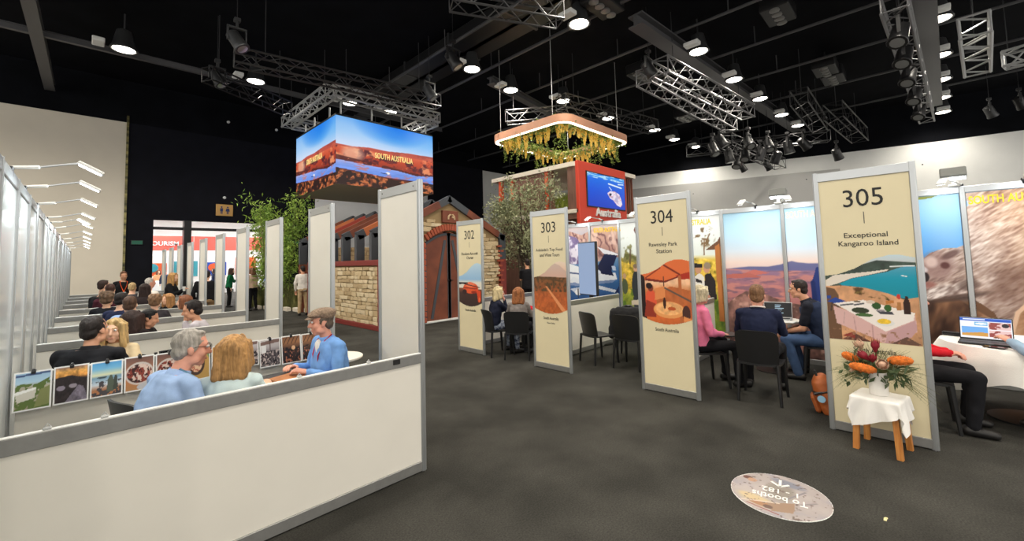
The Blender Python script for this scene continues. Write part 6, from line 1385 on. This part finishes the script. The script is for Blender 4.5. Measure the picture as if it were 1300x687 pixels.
    if style in ('short', 'curly', 'balding', 'crop'):
        g = {'short': .006, 'curly': .020, 'balding': .006, 'crop': .003}[style]
        H_((0, -.022, .042), (.074 + g, .090 + g, .084 + g), 20); H_((0, -.058, -.02), (.066 + g, .046 + g, .060), 16)
        for k in (-1, 1): H_((k * .066, -.004, .01), (.013 + g * .3, .03, .04), 10)
        if style == 'short': H_((.01, .03, .104), (.052, .036, .018), 12)
        if style == 'curly':
            for q in range(26): a, e = q * 2.4, -.2 + 1.2 * q / 26; H_((math.cos(a) * .088 * math.cos(e), -.02 + math.sin(a) * .1 * math.cos(e) - (.02 if math.sin(a) > 0 else 0), .05 + .1 * math.sin(e)), (.022, .022, .022), 8)
    if style in ('long', 'bob', 'verylong', 'lady'):
        H_((0, -.022, .042), (.088, .100, .094), 20); ln = {'long': .24, 'bob': .11, 'verylong': .36, 'lady': .08}[style]
        for k in (-1, 1):
            for q in range(4):
                f = -.065 + .035 * q; hm.rc(hp_(k * .070, f + .01, .06), hp_(k * (.078 + .008 * (q % 2)), f, -.02 - ln * (.55 + .12 * (3 - q))), .028 * hs, (.030 if ln > .1 else .024) * hs, 10)
            hm.rc(hp_(k * .03, .062, .105), hp_(k * .078, .052, .0), .020 * hs, .014 * hs, 10)
        for q in range(5): x = -.06 + .03 * q; hm.rc(hp_(x * .8, -.075, .04), hp_(x * 1.25, -.088, -.02 - ln), .038 * hs, (.034 if ln > .1 else .028) * hs, 10)
    if style != 'bald':
        add(remeshed(hm, (.0085, .011, .018)[lod], 2, 'hair', .010 if lod < 2 else .0, .02), 'hair', HRM)
    if lod == 0:
        for k in (-1, 1):
            e = add(MB().ell(hp_(k * .031, .0835, .014), .0115 * hs, 12, HM).mesh('eye'), 'eye', EYEM); ir = MB().ell(hp_(k * .031, .0915, .0135), tuple(q * hs for q in (.0052, .0042, .0052)), 10, HM).mesh('iris'); ir.transform(Matrix.Translation(-base)); link('iris', ir, IRIS, e, True)
            add(MB().rc(hp_(k * .014, .094, .034), hp_(k * .05, .078, .038), .0045, .003, 8).mesh('eyebrow'), 'eyebrow', HRM)
        add(MB().rc(hp_(-.018, .0905, -.069), hp_(.018, .0905, -.069), .0055, .0055, 8, HU, .7).mesh('lips'), 'lips', LIPM)
    if glasses:
        mb = MB()
        for k in (-1, 1):
            cc = [hp_(k * .031 + .021 * math.cos(a), .106, .012 + .017 * math.sin(a)) for a in [6.283 * q / 12 for q in range(13)]]; mb.tube(cc, .0017, 5, False); mb.tube([hp_(k * .053, .104, .016), hp_(k * .079, .02, .016), hp_(k * .079, -.02, .0)], .0016, 5)
        mb.tube([hp_(-.01, .108, .014), hp_(.01, .108, .014)], .0016, 5); add(mb.mesh('glasses'), 'glasses', BLACKM)
    if pose == 'sit' and seat:
        cp = P + F * .06; chair(cp.x, cp.y, (F.x, F.y), seatlab or ('black chair under the ' + label.split(',')[0].replace('seated ', '')), None)
    t_ = dict(t=t, P=P, F=F, R=Rv, T=T, TF=TF, nb=nb, hands=hd, arms=arms, hp=hp_, HM=HM, head=head, s=s, hs=hs, HU=HU, HF=HF, HR=HR, add=add, base=base); return t_
def lanyard(q, col, badge=True):
    nb, TF, Rv, T, s = q['nb'], q['TF'], q['R'], q['T'], q['s']; end = nb - T * .30 * s + TF * .155 * s; mb = MB()
    for k in (-1, 1): mb.tube([nb + Rv * k * .055 - TF * .03 + T * .035, nb + Rv * k * .08 + TF * .06 + T * .0, nb + Rv * k * .06 - T * .12 * s + TF * .138 * s, end], .006, 6)
    q['add'](mb.mesh('lanyard'), 'lanyard', cmat('cloth', col))
    if badge:
        M = Matrix((Rv, TF, T)).transposed().to_4x4(); M.translation = end - T * .055 + TF * .006
        q['add'](MB().bbox((-.045, -.002, -.06), (.045, .003, .06), .001, M).mesh('badge'), 'badge', WHITE)

# left booth one
q = person('seated grey-haired person in glasses and striped blue shirt, leaning right in the front booth', at_d(2.85, 243, 442), 62, 84, lean=.36, shirt=(156, 182, 222), skin=SKR, hair=(176, 170, 162), style='short', hands='table', hp=.12, lod=0, wide=1.08, belly=.03, glasses=True, trou=(40, 44, 60))
lanyard(q, (120, 170, 200), False)
chair(.42, 4.02, (.93, .30), 'empty black chair, only its curved back showing left of the grey-haired person')
person('seated blonde person in pale mint top, back turned, in the front booth', at_d(2.92, 297, 449), 22, 16, lean=.12, shirt=(206, 224, 226), hair=(196, 148, 92), style='bob', hands='table', lod=0, hl=1.1)
q = person('seated person in tweed flat cap, blue shirt and red lanyard, facing left', at_d(3.95, 408, 409), -112, -98, lean=.20, shirt=(118, 164, 226), skin=SKR, hair=(110, 96, 84), style='crop', hands=('desk', 'desk'), hp=.05, lod=0, wide=1.42, belly=.09, trou=(52, 56, 70), open_=.18, seat=False)
_s = q['P']; t = thing('low_stool', 'black low stool under the person in the flat cap', 'stool', (_s.x, _s.y, 0))
MB().lathe((_s.x, _s.y, 0), [(.17, .42), (.18, .43), (.18, .45), (.16, .46)], 20).build('seat', BLACKP, t, smooth=30)
for k in range(4):
    a = .8 + 1.571 * k; MB().tube([(_s.x + .12 * math.cos(a), _s.y + .12 * math.sin(a), .42), (_s.x + .17 * math.cos(a), _s.y + .17 * math.sin(a), 0)], .014, 6).build('leg', BLACKM, t)
lanyard(q, (186, 40, 60), False)
# white undershirt and flat cap
h_ = q['hp']; hm = MB(); CAPM = mat('tweed_cap', hx(156, 134, 114), .9, col2=hx(120, 100, 84), vscale=60, bump=.4, bscale=160)
hm.ell(h_(0, -.02, .085), (.098, .118, .052), 18, q['HM']).ell(h_(0, .045, .075), (.088, .075, .036), 16, q['HM']).ell(h_(0, -.04, .06), (.092, .088, .04), 16, q['HM'])
q['add'](remeshed(hm, .008, 3, 'cap', .004, .03), 'flat_cap', CAPM)
q['add'](MB().loft([(h_(0, .095, .052), q['HR'], q['HF'], .070, .028), (h_(0, .10, .044), q['HR'], q['HF'], .074, .042), (h_(0, .10, .040), q['HR'], q['HF'], .068, .036)], 18, 2).mesh('cap_peak'), 'cap_peak', CAPM)
nb, TF, T = q['nb'], q['TF'], q['T']
q['add'](MB().loft([(nb - T * .14 + TF * .118, q['R'], T, .02, .05), (nb - T * .06 + TF * .105, q['R'], T, .05, .06), (nb - T * .04 + TF * .075, q['R'], T, .055, .06)], 12, 2).mesh('undershirt'), 'undershirt', cmat('cloth', (232, 230, 226)))
# left booth two
person('seated broad person in black shirt, dark cropped hair, back turned, second left booth', at_d(3.72, 120, 419), 30, 40, lean=.14, shirt=(26, 26, 30), skin=SKT, hair=(40, 32, 30), style='crop', hands='table', lod=0, wide=1.28, hl=1.03)
person('seated smiling blonde person facing the broad black-shirted person', at_d(4.15, 145, 420), -160, -164, lean=.05, shirt=(206, 186, 150), hair=(206, 172, 116), style='long', hands='table', lod=0)
# third
person('seated person with very long dark brown hair, back turned, third left booth', at_d(5.1, 168, 408), 18, 24, lean=.12, shirt=(44, 36, 36), hair=(58, 40, 36), style='verylong', hands='table', lod=1, hl=1.15)
person('seated black-haired person in dark shirt looking down beside the long dark hair', at_d(5.45, 190, 404), 118, 100, lean=.18, shirt=(26, 24, 28), skin=SKT, hair=(26, 22, 24), style='short', hands='table', hp=.3, lod=1)
person('seated person in pale grey shirt with hand at chin, facing left', at_d(5.5, 244, 394), -76, -80, lean=.24, shirt=(196, 190, 198), skin=SKT, hair=(34, 26, 26), style='short', hands=('chin', 'table'), hp=.2, lod=1, hl=1.1)
# fourth
person('seated brown-haired person in light blue shirt, back turned, fourth left booth', at_d(6.55, 165, 387), 12, 10, shirt=(150, 176, 220), hair=(92, 66, 50), style='short', hands='table', lod=1, hl=1.12)
person('seated dark-haired person in navy shirt next to the light blue shirt', at_d(6.9, 155, 381), 34, 40, shirt=(30, 36, 64), hair=(38, 30, 28), style='short', hands='table', lod=1)
person('seated auburn-haired person facing left in the fourth left booth', at_d(6.8, 234, 384), -84, -88, lean=.2, shirt=(206, 206, 206), hair=(140, 86, 56), style='bob', hands=('front', 'table'), lod=1)
# fifth
person('seated person with curly greying hair and black shirt, back turned', at_d(7.75, 136, 380), 8, 14, shirt=(26, 28, 34), hair=(116, 92, 72), style='curly', hands='table', lod=1, hl=1.1)
person('seated person with light brown tousled hair, back turned, fifth left booth', at_d(7.8, 197, 383), 20, 10, shirt=(60, 56, 60), hair=(136, 104, 76), style='curly', hands='table', lod=1)
person('seated blonde person in black looking left in the fifth left booth', at_d(8.05, 213, 380), -140, -120, lean=.15, shirt=(24, 24, 26), hair=(186, 136, 86), style='long', hands='table', lod=1)
# farther
person('seated dark-haired person in black top, nearest the pale wall', at_d(9.2, 132, 363), 44, 60, shirt=(26, 26, 30), hair=(60, 42, 36), style='short', lod=2)
person('seated brown-haired person in front of the dark-haired one, far left booth', at_d(9.05, 140, 368), 10, 10, shirt=(70, 30, 40), hair=(76, 50, 42), style='short', lod=2)
person('seated person with long dark hair beside the white-haired one, back turned', at_d(9.8, 184, 367), 10, 10, shirt=(40, 32, 34), hair=(48, 32, 30), style='verylong', lod=2)
person('seated white-haired person in white shirt in a far left booth', at_d(10.8, 191, 359), 40, 70, shirt=(224, 218, 210), skin=SKR, hair=(206, 200, 194), style='crop', lod=2)
person('seated person showing only blonde hair, in a far left booth', at_d(11.2, 168, 365), 10, 10, shirt=(60, 60, 66), hair=(206, 176, 128), style='short', lod=2)
q = person('standing person in black with an orange lanyard by the pale wall', at_d(12.1, 157, 350), 172, 170, 'stand', shirt=(22, 22, 24), sleeve='short', skin=SKT, hair=(110, 70, 46), style='short', hands='side', hp=.2, lod=1); lanyard(q, (226, 90, 40))
q = person('standing person with long blonde hair and black top, holding a cup', at_d(11.2, 220, 352), 110, 120, 'stand', shirt=(24, 24, 28), hair=(196, 148, 88), style='verylong', hands=('front', 'front'), lod=1)
c_ = q['hands'][1]; q2 = tag(MB().lathe(c_ + q['F'] * .03, [(.03, -.03), (.04, .09)], 12).build('cup', WHITE, smooth=30), 'white paper cup in the hands of the standing blonde person', 'cup')
# aisle and doorway
person('standing heavy person in a black jacket, back turned, in the aisle before the doorway', at_d(11.2, 263, 349), 8, 8, 'stand', shirt=(20, 20, 24), trou=(150, 122, 90), hair=(46, 36, 34), style='short', hands='side', lod=1, wide=1.3)
person('standing person in a green jacket and black trousers by the doorway', at_d(18.2, 294, 344), 100, 110, 'stand', shirt=(24, 110, 70), trou=(20, 20, 22), hair=(70, 44, 34), style='long', hands=('front', 'side'), lod=1)
person('standing person in a beige top and black trousers by the bamboo', at_d(16.5, 320, 344), -30, -40, 'stand', shirt=(176, 150, 130), trou=(20, 20, 24), hair=(130, 90, 66), style='bob', hands=('front', 'front'), lod=2)
person('standing person in white shirt and khaki trousers, back turned, beside the stone wall', at_d(14.6, 384, 342), -8, -30, 'stand', shirt=(228, 222, 214), trou=(190, 164, 126), skin=SKT, hair=(40, 30, 28), style='short', hands=('side', 'front'), lod=1)
for i, (px, py, dp, sh_, ha) in enumerate(((201, 352, 26, (206, 150, 110), (120, 80, 60)), (209, 350, 25, (50, 60, 84), (90, 60, 50)), (271, 352, 25, (40, 50, 80), (40, 30, 30)), (230, 351, 27, (70, 60, 70), (60, 40, 40)), (308, 350, 27, (200, 190, 180), (150, 120, 90)))):
    p_ = at_d(dp, px, py); person(f'small distant figure among the stands beyond the doorway, {NTH[i]} of them', Vector((p_.x, p_.y, 1.55)), 160 + 40 * i, None, 'stand', shirt=sh_, hair=ha, style='long' if i % 2 == 0 else 'short', hands='side', lod=2)
# right: 302 booth
q = person('seated blonde person in navy top and patterned trousers, drinking beside sign 302', at_d(7.75, 633, 372), 62, 84, lean=.16, shirt=(28, 32, 50), trou=(34, 44, 84), floral=True, skin=SKR, hair=(226, 206, 160), style='bob', hands=('table', 'chin'), lod=0)
person('seated auburn-haired person in a grey shirt, back turned, between signs 302 and 303', at_d(7.42, 658, 374), 6, 4, lean=.04, shirt=(134, 126, 122), hair=(166, 104, 62), style='bob', hands='table', lod=0, seat=False, hl=1.1)
person('seated person in red mostly hidden behind sign 303', at_d(8.3, 684, 372), -100, -95, shirt=(196, 30, 50), hair=(190, 150, 100), style='bob', hands='table', lod=1)
person('standing person in black, back turned, under the olive tree', at_d(12.4, 669, 334), -6, -20, 'stand', shirt=(22, 22, 26), sleeve='short', trou=(24, 24, 28), skin=SKT, hair=(40, 32, 30), style='crop', hands=('front', 'side'), lod=1)
# right: 304 booth
q = person('seated person in a pink jacket, short white-blonde hair and glasses, beside sign 304', at_d(5.62, 890, 374), 66, 78, lean=.08, shirt=(236, 128, 166), skin=SKR, hair=(226, 212, 180), style='lady', hands='lap', hp=.08, lod=0, glasses=True)
M = Matrix.Translation(q['P'] + q['F'] * .42 + Vector((0, 0, .10))) @ Matrix.Rotation(math.atan2(q['F'].y, q['F'].x), 4, 'Z')
tag(MB().bbox((-.11, -.15, -.008), (.11, .15, .008), .004, M).build('document_folder', BLACKP), 'dark folder on the lap of the person in the pink jacket', 'folder')
q = person('seated person in navy jumper, short brown hair, back turned, between signs 304 and 305', at_d(5.12, 961, 375), 6, 4, lean=.04, shirt=(34, 40, 66), skin=SKR, hair=(142, 104, 74), style='short', hands='table', lod=0, wide=1.12, seat=False, hl=1.06)
q['add'](MB().tube([q['nb'] + (q['R'] * math.sin(a) * .074 + q['TF'] * math.cos(a) * .07) * q['s'] + q['T'] * (.024 - .012 * math.cos(a)) for a in [6.283 * k / 20 for k in range(21)]], .010, 8, False).mesh('lanyard'), 'lanyard', cmat('cloth', (226, 214, 210)))
vh = at_d(5.85, 1013, 367)
q = person('seated person in black polo and navy vest, leaning forward with clasped hands', vh, -84, -92, lean=.42, shirt=(30, 32, 42), sleeve='short', skin=SKT, hair=(46, 34, 30), style='short', hands='knees', hp=.08, lod=0, wide=1.08, trou=(62, 84, 120), open_=.16, feet=-.12)
c = MB(); P_, T_, TF_, R_, s_ = q['P'], q['T'], q['TF'], q['R'], q['s']
c.loft([(P_ + T_ * z * s_, R_, TF_, a * s_ * 1.08 + .026, b_ * s_ + .026) for z, a, b_ in ((-.04, .165, .118), (.07, .16, .112), (.18, .154, .11), (.3, .164, .116), (.40, .165, .112), (.46, .13, .09))], 20, 2.3)
q['add'](remeshed(c, .011, 3, 'vest', .02, .1), 'vest', cmat('cloth', (36, 46, 70)))
# right: 305 booth
rp_ = at_x(5.72, 1196, 470); hz = Vector((rp_.x, rp_.y, 1.17))
person('seated person in red top and black trousers, half hidden behind sign 305', Vector((5.86, .11, 1.20)), 88, 86, lean=.04, shirt=(206, 30, 44), skin=SKR, hair=(90, 60, 46), style='bob', hands=(Vector((6.0, -.10, .70)), Vector((5.94, -.12, .69))), lod=0, feet=-.05)
q = person('seated person in pale blue jacket, one hand by the laptop, at the right edge', Vector((6.10, -.92, 1.18)), -40, -30, lean=.34, shirt=(150, 176, 200), skin=SKR, hair=(80, 60, 50), style='short', hands=(at_x(6.10, 1282, 433), Vector((6.05, -.72, .80))), lod=0, trou=(30, 30, 36))
bpy.data.scenes.remove(TMP)
